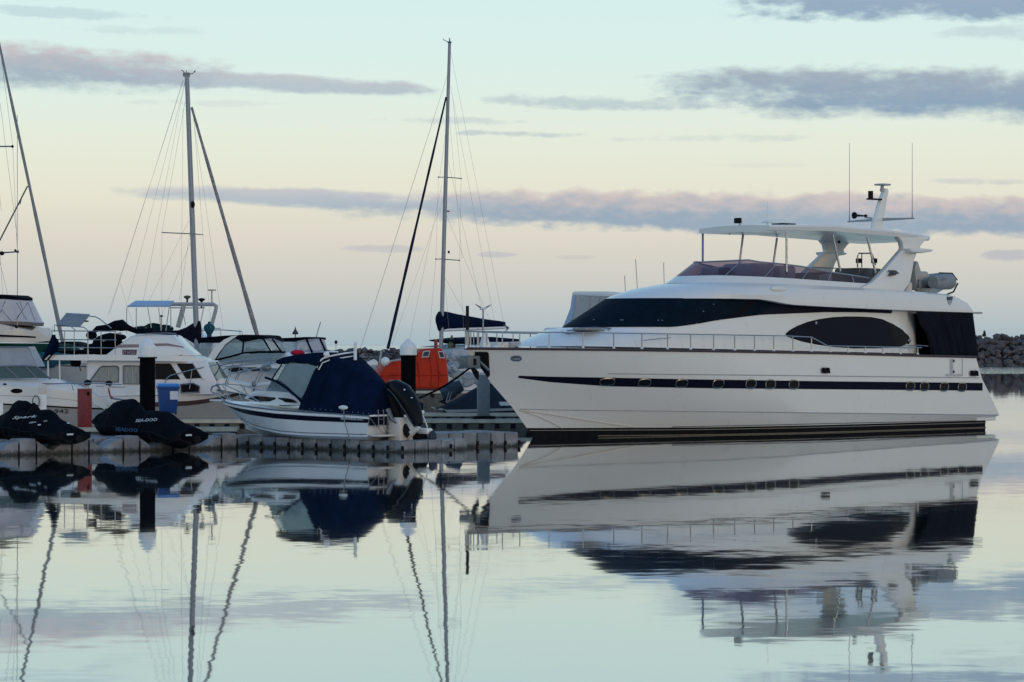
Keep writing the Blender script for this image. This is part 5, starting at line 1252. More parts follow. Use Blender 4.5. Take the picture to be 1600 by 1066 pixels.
fd0, _ = level(TRF, [(396,602),(370,597),(345,592),(320,590)], 3.0, lambda x: 1.3, E2, -1, 10, 6)
shell([[Vector((p.x, p.y*1.1, p.z-.4)) for p in fd0], fd0], bottom=False).build('foredeck', GEL, TB, angle=50)
rail3(TRF, [(400,603),(412,601),(425,600)], 0, .09, 'bow_plank', GEL, TB)
# saloon
wf = cabin(TRF, [(136,562),(322,564),(337,594),(337,616),(136,620)], 1.62, 1.55, 'saloon', GELB, TB)
a = TRF.at(322,564,-1.5); b = TRF.at(338,594,-1.6)
MB().add([(a[0]+.02,-1.45,a[1]-.05),(a[0]+.08,-.4,a[1]-.05),(a[0]+.08,.4,a[1]-.05),(a[0]+.02,1.45,a[1]-.05),(b[0]+.02,1.5,b[1]),(b[0]+.10,.4,b[1]),(b[0]+.10,-.4,b[1]),(b[0]+.02,-1.5,b[1])], [(0,1,6,7),(1,2,5,6),(2,3,4,5)]).build('front_window', GLASSD, TB)
pane(TRF, [(140.5,596),(156,575),(160,572.5),(184,572.5),(185.5,575),(185.5,597)], wf, 'side_window', CURTW, TB, .02)
frame(TRF, [(140.5,596),(156,575),(160,572.5),(184,572.5),(185.5,575),(185.5,597)], wf, .028, 'window_frame', SSD, TB, .03)
frame(TRF, [(170,573),(169.5,597)], wf, .02, 'window_frame', SS, TB, .03, False)
pane(TRF, [(193,572),(218,572),(218,600),(193,600)], wf, 'side_window', CURTW, TB, .02)
frame(TRF, [(193,572),(218,572),(218,600),(193,600)], wf, .028, 'window_frame', SSD, TB, .03); frame(TRF, [(207,572),(207,600)], wf, .02, 'window_frame', SS, TB, .03, False)
pane(TRF, [(243,568),(266.5,568),(282,593),(243,593)], wf, 'side_window', GLASSD, TB, .02)
pane(TRF, [(276,568),(301,568),(315.5,591),(291,592)], wf, 'side_window', GLASSD, TB, .02)
frame(TRF, [(302,566),(319,593)], wf, .05, 'window_pillar', GEL, TB, .02, False)
pane(TRF, [(283,602),(302,600),(311,605),(311,612),(284,613)], lambda z: 1.66, 'porthole', GLASSD, TB, .02); frame(TRF, [(282,601),(302,599),(312,604),(312,613),(283,614)], lambda z: 1.68, .03, 'porthole_frame', SSD, TB, .02)
# boat deck slab with rounded brow over the saloon
sl, _ = level(TRF, [(330,562),(323,561),(300,556.5),(240,555),(150,554.5),(68,555)], 1.5, lambda x: 1.85, E2, -1); s2, _ = level(TRF, [(331,566),(323,566.5),(300,565.5),(240,564),(150,563.5),(68,562.5)], 1.5, lambda x: 1.88, E2, -1)
shell([s2, sl]).build('boat_deck', GEL, TB, angle=40)
for px in (75,93): 
    a = TRF.at(px, 562, -1.75); MB().tube([(a[0],-1.75,a[1]),(a[0]+.03,-1.8,1.1)], .03, 6).build('deck_post', WHITE, TB)
rail3(TRF, [(88,571),(135,573)], -1.4, .03, 'boom_pole', SSD, TB); rail3(TRF, [(133,555),(127,562),(124,570),(126,580)], -1.7, .02, 'hanging_line', RUB, TB)
a = TRF.at(118,567,-1.5); MB().ball((a[0],-1.5,a[1]), (.22,.1,.16)).build('rolled_cover', BLKF, TB)
# flybridge moulding
wf2 = cabin(TRF, [(163,556),(205,524.5),(235,523),(270,523.5),(284,540),(302,556.5)], 1.25, 1.0, 'flybridge', GEL, TB, bev=.08)
pane(TRF, [(186,538.5),(217,538),(217,543),(179,543.5)], wf2, 'pink_stripe', PINK, TB, .01); pane(TRF, [(240,537),(262,536.5),(286,541.5),(288,543.5),(262,540.5),(242,541)], wf2, 'pink_stripe', PINK, TB, .012)
pane(TRF, [(191.5,546.5),(214,546.5),(213,555),(191.5,555)], wf2, 'name_board', mat('dark red board', (.07,.02,.03), .5, srgb=False), TB, .02)
text(TRF, None, (193,554), (212,554), 6, 'ET HOGS', mat('board lettering', (.42,.38,.42), .5, srgb=False), TB, plane_y=-1.20, off=.06)
pane(TRF, [(279,556),(284,554.5),(284,556.5)], wf2, 'bow_light', BLACK, TB, .03)
rail3(TRF, [(228,521.5),(262,520.5),(274,521.5),(278,526)], -1.0, .025, 'flybridge_rail', SSD, TB); rail3(TRF, [(228,532),(228,511)], -.9, .02, 'antenna_stub', SSD, TB)
# aft deck rails, davit frame and solar panel
for py, m_ in ((517,SSD),(530.5,SSD),(543,SS)): rail3(TRF, [(80,py),(140,py+.5),(182,py+.8)], -1.75, .02, 'guard_rail', m_, TB)
for px in (81,101,116,137,158,180): rail3(TRF, [(px,517),(px,556)], -1.75, .018, 'stanchion', SS, TB)
rail3(TRF, [(85,519),(85,508),(96,508),(131,511.5),(137,516),(138,556)], -1.6, .022, 'davit_frame', SS, TB)
rail3(TRF, [(140,494.5),(148,494.7),(155,498),(174,513)], -1.2, .022, 'davit_frame', SS, TB); rail3(TRF, [(97,500),(118,516)], -1.7, .018, 'davit_frame', SS, TB)
plx = [TRF.at(88,510,-1.5), TRF.at(124.5,511.5,-1.5), TRF.at(140,494,.2), TRF.at(103,492,.2)]
SOL = mat('solar panel underside', (.17,.17,.165), .5, var=.15, srgb=False)
MB().loft([[(plx[0][0],-1.5,plx[0][1]),(plx[1][0],-1.5,plx[1][1]),(plx[2][0],.2,plx[2][1]),(plx[3][0],.2,plx[3][1])],[(plx[0][0],-1.5,plx[0][1]+.05),(plx[1][0],-1.5,plx[1][1]+.05),(plx[2][0],.2,plx[2][1]+.05),(plx[3][0],.2,plx[3][1]+.05)]]).build('solar_panel', SOL, TB)
a = TRF.at(128,500,-.4); MB().box(a[0]-.2,-.5,a[1]-.08,a[0]+.2,-.1,a[1]-.02).build('junction_box', BLACK, TB)
MB().tube([(p[0], q, p[1]+.03) for p, q in ((plx[3],.2),(plx[2],.2))], .05, 8).build('panel_tube', SS, TB)
# drooping dark flag on its staff at the taffrail
rail3(TRF, [(82,510),(82,522)], -1.85, .02, 'flag_staff', WHITE, TB)
fl = []
for i in range(9):
    v = i/8; row = []
    for k in range(9):
        u = k/8; pxl = 81.5-18*v**1.0; pxr = 86+8*math.sin(v*2.6)-24*max(0, v-.55)*1.4
        py = 523+41*v-2*u*math.sin(v*3); px_ = pxl+(pxr-pxl)*u+1.2*math.sin(v*17+u*3)*u
        a = TRF.at(px_, py, -1.9); row.append((a[0], -1.9+.09*math.sin(u*9+v*3), a[1]))
    fl.append(row)
MB().loft(fl, closed=False, caps=False).build('flag', NAVY, TB, angle=70)
# covered gear on the boat deck
mb = MB()
for k, (px, py, r0, r1, r2) in enumerate([(150,545,.5,.5,.22),(118,549,1.2,.8,.06),(140,550,1.3,.8,.10),(163,540,.5,.6,.42),(172,536,.5,.6,.40)]):
    a = TRF.at(px, py, .2); mb = MB(); mb.ball((a[0], .2, a[1]), (r0, r1, r2), 12); mb.build('covered_gear', BLKF, TB)
a = [TRF.at(x, y, -.9) for x, y in ((145,519),(152,514),(168,512),(180,509),(190,508.5),(200,512.5),(214,518),(240,517))]
mb = MB(); mb.tube([(p[0], -.9, p[1]) for p in a], [.06,.12,.13,.20,.24,.12,.10,.12], 10); mb.build('folded_bimini', BLKF, TB, angle=60)
a = TRF.at(143,524,-1.2); MB().ball((a[0],-1.2,a[1]), (.22,.15,.16)).build('folded_bimini', BLKF, TB)
rail3(TRF, [(160,530),(175,526),(190,523)], -.6, .10, 'rolled_canvas', SEATW, TB)
a = TRF.at(176,527,-.5); MB().ball((a[0],-.5,a[1]), (.55,.4,.16)).build('folded_bimini', BLKF, TB)
# bow rail
for s_ in (1, -1):
    def tp(px, py, y): a_ = TRF.at(px, py, -y); return (a_[0], -y*s_, a_[1])
    MB().tube([tp(258,600,1.7),tp(260,592,1.7),tp(266,587,1.7),(tp(300,578,1.7)),tp(360,565,1.2),tp(405,561,.6),tp(425,559,.1)], .025, 6).build('bow_rail', SS, TB)
    MB().tube([tp(355,600,1.2),tp(361,584,1.2),tp(380,579,.9),tp(405,575,.6),tp(424,568,.2)], .02, 6).build('bow_rail', SS, TB)
    for a_, b_, y_ in (((300,578),(296,608),1.7),((366,564),(350,604),1.2),((408,576),(396,602),.5)): MB().tube([tp(*a_, y_), tp(*b_, y_)], .018, 5).build('rail_post', SS, TB)
a = TRF.at(416,575,0); MB().ball((a[0],0,a[1]), (.22,.15,.15)).build('anchor', SSD, TB)
a = TRF.at(397,600,-.4); MB().ball((a[0],-.4,a[1]), (.1,.1,.13)).build('bow_cleat', SS, TB)

# tall canopied flybridge cruiser at the left edge
AF = Fr(wp(75,0,112).x, 112, -12)
AB = thing('flybridge_cruiser', AF, 'cream flybridge cruiser with tall clear curtains and thin navy stripe at the left edge', 'boat')
def topslab(fr, px_nose, upper, lower, w0, Rn, name, m, par, sg=-1):
    u, _ = level(fr, upper, Rn, lambda x: w0, E2, sg); l, _ = level(fr, lower, Rn, lambda x: w0, E2, sg)
    return shell([l, u]).build(name, m, par, angle=50)
hA0, _ = level(AF, [(140,566),(100,570),(40,573),(-120,575)], 5, lambda x: 2.1, bowshape(2.2), -1); hA1, _ = level(AF, [(125,655),(60,657),(-120,657)], 5, lambda x: 1.8, bowshape(1.8), -1)
shell([hA1, hA0]).build('hull', GELG, AB, angle=30)
topslab(AF, 0, [(75,526),(66,518),(56,511),(0,506.5),(-130,505)], [(76,533),(66,536),(56,535.5),(0,535),(-130,535)], 1.9, 2.2, 'flybridge_body', GELC, AB)
b0, _ = level(AF, [(75,527),(60,525),(0,523),(-130,523)], 2.2, lambda x: 1.98, E2, -1); b1, _ = level(AF, [(75,529),(60,527.8),(0,526.3),(-130,526)], 2.2, lambda x: 1.98, E2, -1)
MB().loft([full(b0), full(b1)], closed=False, caps=False).build('navy_line', STRIPE, AB)
topslab(AF, 0, [(65,506),(50,503),(0,502),(-130,502)], [(64,510),(50,508.5),(0,506.5),(-130,506)], 1.7, 2.0, 'coaming_rim', mat('taupe rim', (.16,.13,.12), .6, srgb=False), AB)
c0, _ = level(AF, [(64,505),(50,503.5),(0,502),(-130,502)], 2.0, lambda x: 1.68, E2, -1); c1, _ = level(AF, [(47,470),(38,468),(0,463),(-130,462)], 1.6, lambda x: 1.5, E2, -1)
MB().loft([full(c0), full(c1)], closed=False, caps=False).build('clear_curtain', CLEARP, AB, angle=60)
topslab(AF, 0, [(47,466.5),(35,464),(10,460.5),(-40,459),(-130,460)], [(47,470.5),(35,470),(10,467.5),(-40,466),(-130,466)], 1.55, 1.6, 'bimini_top', BLKF, AB)
for pts in ([(44,472),(27,497),(27,512)],[(5,478),(3,484),(17,501)],[(8,470),(3,484),(-8,500)],[(31,471),(36,484),(24,500)],[(26,473),(42,500)],[(44,473),(55,502)]): rail3(AF, pts, -1.55, .018, 'canopy_frame', SSD, AB)
a = AF.at(27,511,-1.8); MB().ball((a[0],-1.9,a[1]), .07, 8).build('rail_light', BLACK, AB)
MB().prism(P(AF, [(70,537),(74,540),(62,556),(45,560),(-80,560),(-80,536)], -1.5), -1.5).build('saloon_cover', DGREEN, AB, bev=.1)
MB().prism(P(AF, [(74,550),(80,556),(76,575),(-80,575),(-80,556)], -1.7), -1.7).build('saloon', TEAL, AB, bev=.1)
rail3(AF, [(27,463),(27,180)], .6, .012, 'whip_antenna', WIRE, AB)

# pale hull behind the trawler's stern rail with a small covered dinghy on top
HF = Fr(wp(70,0,118).x, 118, -3)
HB = thing('moored_launch', HF, 'white and beige launch seen through the rails of the trawler with low dark canopy', 'boat')
MB().prism(P(HF, [(70,566),(145,566),(160,575),(160,583),(68,583)], -1.6), -1.6).build('bulwark', GEL, HB, bev=.05)
MB().prism(P(HF, [(70,584),(160,584),(150,655),(75,655)], -1.5), -1.5).build('hull', GELC, HB, bev=.05)
MB().prism(P(HF, [(90,548),(122,548),(133,556),(140,566),(88,566)], -1.3), -1.1).build('cabin', GEL, HB, bev=.08)
MB().prism(P(HF, [(93,538),(98,535.5),(112,536.5),(121,541),(128,550),(92,550)], -1.3), [-1.32]*6, [1.32]*6).build('cabin_glass', TEALG, HB)
MB().prism(P(HF, [(91,535),(104,533.5),(114,535.5),(122,541),(118,540),(104,537),(92,538)], -1.35), -1.36).build('canopy', BLKF, HB, bev=.03)

# boat with pale blue awning and radar arch
PF = Fr(wp(200,0,122).x, 122, -6)
PB = thing('awning_boat', PF, 'cruiser with pale blue awning and wide tubular radar arch behind the trawler flybridge', 'boat')
MB().prism(P(PF, [(190,545),(345,545),(380,560),(370,640),(195,640)], -1.9), -1.9).build('hull', GELG, PB, bev=.1)
MB().prism(P(PF, [(210,520),(300,520),(345,535),(345,548),(205,548)], -1.5), -1.4).build('cabin', GELB, PB, bev=.1)
aw = [PF.at(197,480,-1.4), PF.at(266.5,480,-1.4), PF.at(272,472,1.4), PF.at(222,471.5,1.4)]
MB().loft([[(aw[0][0],-1.4,aw[0][1]),(aw[1][0],-1.4,aw[1][1]),(aw[2][0],1.4,aw[2][1]),(aw[3][0]-.4,1.4,aw[3][1])],[(aw[0][0]+.1,-1.4,aw[0][1]+.08),(aw[1][0],-1.4,aw[1][1]+.10),(aw[2][0],1.4,aw[2][1]+.06),(aw[3][0]-.3,1.4,aw[3][1]+.05)]]).build('awning', PBLUE, PB)
for a_, b_ in (((213,481),(213,520)),((231,481),(238,521)),((248,481),(252,520)),((264.5,480),(259,518)),((267,480),(267,512)),((284,478),(290,508)),((319,477),(312,512)),((198,481),(198,520))): rail3(PF, [a_, b_], -1.3, .022, 'awning_post', SS, PB)
rail3(PF, [(266,475.5),(300,475.5),(334,475.8),(338,478.5),(337,485),(331,507)], -.6, .09, 'radar_arch', mat('arch grey', (.33,.33,.35), .4, srgb=False), PB, 8)
rail3(PF, [(287,477),(284,490),(278,512)], -.8, .12, 'radar_arch', GELG, PB, 8); rail3(PF, [(266,481),(320,481.5)], .8, .025, 'awning_rail', SS, PB)
for px, py, nm in ((292.5,465,'wind_vane'),(315,469,'radar_dome')):
    a = PF.at(px, py, 0); m = MB(); m.tube([(a[0],0,a[1]-.35),(a[0],0,a[1])], .05, 6); m.lathe((a[0],0,a[1]), [(.05,-.08),(.16,0),(.17,.06),(.03,.1)], 12); m.build(nm, FLAGY if nm == 'wind_vane' else BLACK, PB)
a = PF.at(331,453.5,0); MB().tube([(a[0],0,a[1]-.65),(a[0],0,a[1])], .035, 6).build('gps_mast', SSD, PB); MB().lathe((a[0],0,a[1]), [(.2,-.03),(.2,.03)], 12).build('gps_puck', GELG, PB)
a = PF.at(252,494,-1.0); MB().tube([(a[0],-1,a[1]-.6),(a[0],-1,a[1])], .02, 6).build('deck_light', SSD, PB); MB().ball((a[0],-1,a[1]), (.1,.08,.05)).build('deck_light', BLACK, PB)
for px, w_ in ((222,.55),(240,.5),(257,.45)):
    a = PF.at(px, 514+(2 if px==222 else 0), -.3); MB().ball((a[0],-.3,a[1]), (w_,.5,.20 if px!=240 else .28), 12).build('covered_seat', mat('blackish green cover', (.012,.03,.035), .8, srgb=False), PB)
rail3(PF, [(310,517),(345,515.5),(378,518),(379,524)], -1.6, .022, 'guard_rail', SS, PB); rail3(PF, [(310,514.5),(345,513)], -1.6, .02, 'guard_rail', SS, PB)
for px in (317,345,375): rail3(PF, [(px,516),(px,528)], -1.6, .018, 'stanchion', SS, PB)
# teal covered gear on a pedestal
GFr = Fr(wp(327,0,118).x, 118, 0); g = thing('covered_winch', GFr, 'teal fabric cover tied over deck gear on a short pole right of the aluminium mast', 'cover')
s_ = 118/F; zc_ = H+(540-513)*s_
MB().lathe((0,0,0), [(.06,zc_-.30),(.14,zc_-.24),(.24,zc_-.05),(.26,zc_+.06),(.16,zc_+.18),(.07,zc_+.20),(.07,zc_+.28),(.02,zc_+.31)], 12).build('cover', TEAL, g, angle=70); MB().tube([(0,0,zc_-.8),(0,0,zc_-.25)], .11, 8).build('pedestal', SOFT, g)

# express cruisers with black canopies
E1F = Fr(wp(318,0,114).x, 114, -14)
E1 = thing('express_cruiser', E1F, 'express cruiser with white arch and large clear windows under a black canopy', 'boat')
e0, _ = level(E1F, [(452,574),(430,574.5),(400,573),(350,571.5),(317,571.5),(290,571)], 4.5, lambda x: 1.75, bowshape(2.2), -1); e1, _ = level(E1F, [(445,600),(420,612),(380,620),(330,622),(290,622)], 4.8, lambda x: 1.7, bowshape(1.9), -1); e2, _ = level(E1F, [(430,640),(400,652),(350,652),(290,652)], 5, lambda x: 1.4, bowshape(1.7), -1)
shell([e2, e1, e0]).build('hull', GELB, E1, angle=30)
cabin(E1F, [(335,572),(344,560),(360,556),(446,551),(462,570),(470,578)], 1.65, 1.4, 'deckhouse', GELB, E1, bev=.06)
for q_ in ([(355,576),(375,574),(384,580.5),(362,581.5)],[(386,574.5),(400,574),(409,579),(394,580.5)]): plate(E1F, q_, -1.78, -1.74, 'hull_window', GLASSD, E1)
aw_ = lambda z: 1.6-.12*max(0, z-2.6)
pane(E1F, [(337,562.5),(351,539),(366,528.5),(381,535),(380,551.5),(360,557)], aw_, 'side_curtain', CLEARG, E1); pane(E1F, [(381,535),(405,530),(412,531),(424,548.5),(404,549.5),(380,551.5)], aw_, 'side_curtain', CLEARG, E1)
pane(E1F, [(413,530),(425,529),(437,547.5),(425,548)], aw_, 'side_curtain', CLEAR, E1); pane(E1F, [(427,529),(437,533),(449,548.5),(439,548.5)], aw_, 'side_curtain', CLEAR, E1)
frame(E1F, [(336,563),(360,557.5),(380,552),(405,550),(446,550.5)], aw_, .045, 'curtain_trim', BLKF, E1, closed=False)
frame(E1F, [(335,563),(342,553),(350,540),(366,528)], aw_, .04, 'curtain_trim', BLKF, E1, closed=False)
for a_, b_ in (((381,534),(379,552)),((412,530),(424,550)),((426,530),(440,550))): frame(E1F, [a_, b_], aw_, .04, 'curtain_trim', BLKF, E1, closed=False)
pane(E1F, [(318,571),(323,562),(335,543),(350,531),(362,525.5),(372,524),(366,528),(352,538.5),(342,552),(333,566),(330,572)], lambda z: aw_(z)+.05, 'radar_arch', GEL, E1, th=.25)
topslab(E1F, 0, [(441,535),(430,529),(412,524.5),(385,523),(350,524.5),(312,528)], [(441,537),(430,533),(412,530.5),(385,531),(350,536),(312,536)], 1.5, 1.5, 'canopy_roof', BLKF, E1)
pane(E1F, [(313,536),(334,536),(322,560),(313,571)], aw_, 'aft_curtain', CLEARG, E1)
MB().loft([[(E1F.at(446,551,-.9)[0],-1.3,E1F.at(446,551,-1)[1]),(E1F.at(458,553,0)[0],0,E1F.at(446,551,-1)[1]),(E1F.at(446,551,-.9)[0],1.3,E1F.at(446,551,-1)[1])],[(E1F.at(437,534,-1)[0],-1.2,E1F.at(437,534,-1)[1]),(E1F.at(440,534,0)[0],0,E1F.at(437,534,-1)[1]),(E1F.at(437,534,-1)[0],1.2,E1F.at(437,534,-1)[1])]], closed=False, caps=False).build('front_curtain', CLEAR, E1)
pane(E1F, [(339,564.5),(360,559),(380,554),(405,552),(446,552.5),(430,565),(380,566.5),(345,567)], lambda z: aw_(z)+.06, 'windscreen_side', CLEARG, E1)
pane(E1F, [(326,560.5),(329,561),(328,564),(327,564)], lambda z: aw_(z)+.3, 'deck_cleat', BLACK, E1)
rail3(E1F, [(340,583),(360,572),(400,568),(445,566)], -1.7, .02, 'bow_rail', SS, E1)
E2F = Fr(wp(440,0,124).x, 124, -8)
E3 = thing('express_cruiser', E2F, 'smaller express cruiser with black canopy and three clear panels rising above the navy bimini', 'boat')
MB().prism(P(E2F, [(432,566),(520,562),(530,570),(515,650),(436,650)], -1.6), -1.5).build('hull', GELB, E3, bev=.1)
MB().prism(P(E2F, [(438,550),(509,549),(520,563),(436,567)], -1.5), -1.4).build('deckhouse', GELB, E3, bev=.08)
aw2 = lambda z: 1.4
for q_ in ([(464,533),(478,530.5),(487,550),(464,550)],[(481,530),(499,529),(508,549),(489,550)],[(501,529.5),(507,531),(512,547),(510,549)]): pane(E2F, q_, aw2, 'side_curtain', CLEARP, E3)
pane(E2F, [(437,534),(461,535),(461,551),(440,551)], aw2, 'side_curtain', CLEARG, E3)
for a_, b_ in (((462.5,534),(462.5,551)),((479,530),(488,551)),((500,529),(509,549))): frame(E2F, [a_, b_], aw2, .05, 'curtain_trim', BLKF, E3, closed=False)
topslab(E2F, 0, [(508,530),(500,527.5),(480,526.5),(460,527.5),(436,528.5)], [(508,531.5),(500,529.5),(480,530),(462,535),(436,534)], 1.4, 1.0, 'canopy_roof', BLKF, E3)
rail3(E2F, [(493,530),(501,503)], .3, .022, 'whip_antenna', WIRE, E3)
E4F = Fr(wp(540,0,152).x, 152, 0)
E4 = thing('open_workboat', E4F, 'white open boat with bent tubular rails between the navy canopy and the lifeboat', 'boat')
MB().prism(P(E4F, [(553,574),(590,570),(598,575),(594,632),(560,632)], -1.2), -1.2).build('hull', GELG, E4, bev=.1)
MB().prism(P(E4F, [(572,566),(584,561),(589,568),(586,580),(572,580)], -.8), -.8).build('console', GELB, E4, bev=.08)
for y_ in (-.9,.9):
    rail3(E4F, [(592,572),(596,549),(599,546.5),(600,550)], y_, .05, 'tube_rail', GELG, E4); rail3(E4F, [(564,557),(566,553),(568,558)], y_, .03, 'tube_rail', SS, E4)
    rail3(E4F, [(562,558),(593,558)], y_, .02, 'tube_rail', SS, E4); rail3(E4F, [(566,570),(580,558),(592,566)], y_, .02, 'tube_rail', SS, E4)

# orange enclosed lifeboat
LF = Fr(wp(588,0,140).x, 141, 14)
LB = thing('lifeboat', LF, 'bright orange enclosed lifeboat with two small windows behind the black pile', 'lifeboat')
lo_ = [(588,600),(590,588),(609,564),(648,563),(651,553),(665,545),(690,544),(697,553),(700.5,592),(699,604),(695,608),(594,606)]
q = P(LF, lo_, -1.2)
mb = MB(); A_ = [(x, -1.0-.35*min(1, max(0, (3.3-z)/1.2)), z) for x, z in q]; mb.loft([A_, [(x, -y, z) for x, y, z in A_]]); LV = mb.bvh(); mb.build('hull', ORANGE, LB, bev=.10, angle=25)
q2 = P(LF, [(664,545),(669,566),(672,606)], -1.4); 
nose = [P(LF, [(690,544),(697,553),(700.5,592),(699,606)], -1.0)]
def lp(px, py, y): a = LF.at(px, py, y); return (a[0], y, a[1])
for pts in ([(590,588),(610,586),(699,586)],[(672,551),(675,585),(673,606)],[(684,551),(687,585),(686,606)],[(653,565),(655,585),(656,604)]):
    MB().tube([lp(a, b, -1.36+.0) for a, b in pts], .03, 5).build('moulded_rib', ORANGE, LB)
for c_ in ([(661,549),(672,548),(670,558.5),(658.5,559)],[(684,549),(693,549),(695.5,560),(686.5,560)]):
    fm = decal(LF, LV, c_, .03, 1)
    if fm.v: f = fm.build('window', mat('window surround', (.45,.42,.42), .5, srgb=False), LB); decal(LF, LV, [(c_[0][0]+1.5, c_[0][1]+1.6),(c_[1][0]-1.5, c_[1][1]+1.6),(c_[2][0]-1.5,c_[2][1]-1.6),(c_[3][0]+1.5,c_[3][1]-1.6)], .05, 1).build('pane', SOFT, f)
MB().prism(P(LF, [(592,604),(698,604),(696,609),(594,609)], -1.3), -1.3).build('keel_band', mat('dark red band', (.12,.01,.01), .6, srgb=False), LB)
MB().tube([lp(600,572,-1.4),lp(612,564,-1.3),lp(625,562,-1.2),lp(640,562,-1.2)], .05, 6).build('grab_rail', GELG, LB)
MB().box(lp(598,0,0)[0], -.8, .75, lp(694,0,0)[0], .8, .95).build("cradle", DKDARK, LB)
MB().tube([lp(681,545,0),lp(681,530,0)], .1, 8).build('vent_post', RED, LB); MB().ball(lp(602,565,-1.2), (.25,.2,.25)).build('fender', WHITE, LB)

# boat with white hardtop behind the yacht
KF = Fr(wp(880,0,120).x, 120, -16)
KB = thing('hardtop_boat', KF, 'boat with white hardtop and clear side curtains rising behind the yacht windscreen', 'boat')
MB().prism(P(KF, [(835,530),(990,530),(1030,560),(1010,640),(850,640)], -1.8), -1.8).build('hull', GELB, KB, bev=.1)
MB().prism(P(KF, [(850,512),(1010,512),(1020,532),(840,532)], -1.6), -1.5).build('cabin', GELB, KB, bev=.08)
plate(KF, [(893,458),(897,455.5),(950,455.5),(990,459),(1020,463),(1020,468),(960,464),(895,461.5)], -1.5, 1.5, 'hardtop', GELB, KB, bev=.04)
plate(KF, [(894,461),(899,461.5),(896,490),(889,510),(879,512),(884,500),(891,482)], -1.5, -1.35, 'corner_curtain', PBLUE, KB)
plate(KF, [(899,462),(960,463),(1010,468),(1000,512),(889,511),(896,490)], -1.48, -1.46, 'side_curtain', CLEAR, KB); plate(KF, [(899,462),(960,463),(1010,468),(1000,512),(889,511),(896,490)], 1.4, 1.42, 'side_curtain', CLEAR, KB)
for a_, b_ in (((922,463),(920,500)),((938,464),(934,490)),((897,500),(915,500))): rail3(KF, [a_, b_], -1.5, .015, 'canopy_frame', SSD, KB)
for a_, b_ in (((977,455),(976,431)),((996,455),(993,405)),((1038,460),(1037,410))): rail3(KF, [a_, b_], .2, .016, 'whip_antenna', WIRE, KB)

# dark tent-covered dinghy and its shrouded outboard under the yacht's bow
DF = Fr(wp(688,0,104).x, 106, 12)
DB = thing('tented_boat', DF, 'low boat under a dark ridge tent cover between the grey post and the yacht bow', 'boat')
ridge = [(688,636),(715,622),(757,598),(790,603),(830,640),(860,655)]
base = [(688,640),(715,641),(757,640),(790,640),(830,648),(860,657)]
r1 = P(DF, ridge, 0); b1_ = P(DF, base, -1.3)
MB().loft([[(b[0], -1.2*min(1, .3+i*.5), b[1]), (a[0]*.5+b[0]*.5, -.62*min(1, .3+i*.5), (a[1]*.52+b[1]*.48)), (a[0], 0, a[1]), (a[0]*.5+b[0]*.5, .62*min(1, .3+i*.5), (a[1]*.52+b[1]*.48)), (b[0], 1.2*min(1, .3+i*.5), b[1])] for i, (a, b) in enumerate(zip(r1, b1_))]).build('tent_cover', mat('charcoal canvas', (.022,.028,.038), .8, var=.2, srgb=False, bump=.3, bscale=4), DB, angle=60)
plate(DF, [(690,638),(700,641),(860,636),(862,640),(700,645)], -1.25, 1.2, 'gunwale', GELG, DB); plate(DF, [(695,642),(860,640),(855,660),(705,660)], -1.15, 1.15, 'hull', STRIPE, DB)
plate(DF, [(780,628),(796,628),(797,634),(782,634)], -1.3, -1.2, 'white_flap', GEL, DB)
MB().tube([(lambda a: (a[0], -.9, a[1]))(DF.at(px, py, -.9)) for px, py in ((692,630),(697,618),(706,609),(716,605),(722,612))], [.20,.30,.34,.28,.12], 12).build('outboard_cover', SOFT, DB, angle=60)
for px in (697,701): rail3(DF, [(px,628),(px+5,612)], -1.26, .02, 'strap', HYP, DB)

# ------------------------------------------------------------------ sailing boats
def wires(fr, par, lines, r=.011, nm='stay', m=None):
    for a, ya, b, yb in lines:
        p, q = fr.at(*a, ya), fr.at(*b, yb); MB().tube([(p[0], ya, p[1]), (q[0], yb, q[1])], r, 4).build(nm, m or WIRE, par)
def furled(fr, par, a, b, r0, m1, name='furled_headsail', n=26, y=0):
    p, q = fr.at(*a, y), fr.at(*b, y); p = Vector((p[0], y, p[1])); q = Vector((q[0], y, q[1])); rnd_ = random.Random(4)
    MB().tube([p.lerp(q, i/n) for i in range(n+1)], [r0*(.75+.5*(i/n))*(1+rnd_.uniform(-.12,.12)) for i in range(n+1)], 8).build(name, m1, par)
# sloop with navy boom cover, behind the lifeboat
SF = Fr(wp(688,0,152).x, 152, 39)
S3 = thing('sailing_boat', SF, 'sloop with tallest mast, navy boom cover and dark furled headsail behind the orange lifeboat', 'sailing boat')
def sp(px, py, y=0): a = SF.at(px, py, y); return (a[0], y, a[1])
m0, m1 = sp(688.5,560), sp(702.5,66)
MB().tube([m0, Vector(m0).lerp(Vector(m1), .5), m1], [.13,.125,.09], 10).build('mast', ALU, S3, angle=60)
MB().lathe((m1[0],0,m1[2]), [(.08,-.1),(.14,0),(.05,.06),(.03,.25)], 8).build('masthead', SSD, S3)
a = sp(693,62); MB().tube([sp(701,66), sp(696,64), a, sp(692.5,60.5)], .022, 4).build('wind_vane', SSD, S3)
for px0, px1, py in ((685,720.5,277),(681,718,405)):
    for xx, tag_ in ((px0,1.1),(px1,-1.1)): MB().tube([sp((688.5+702.5)/2+(1 if py<300 else -4), py), sp(xx, py+(0 if xx==px0 else 2), tag_*.9)], .028, 5).build('spreader', SSD, S3); MB().ball(sp(xx, py+(0 if xx==px0 else 2), tag_*.9), .05, 6).build('spreader_tip', SSD, S3)
furled(SF, S3, (697,152), (606,545), .075, mat('navy sail strip', (.012,.014,.04), .7, var=.3, srgb=False))
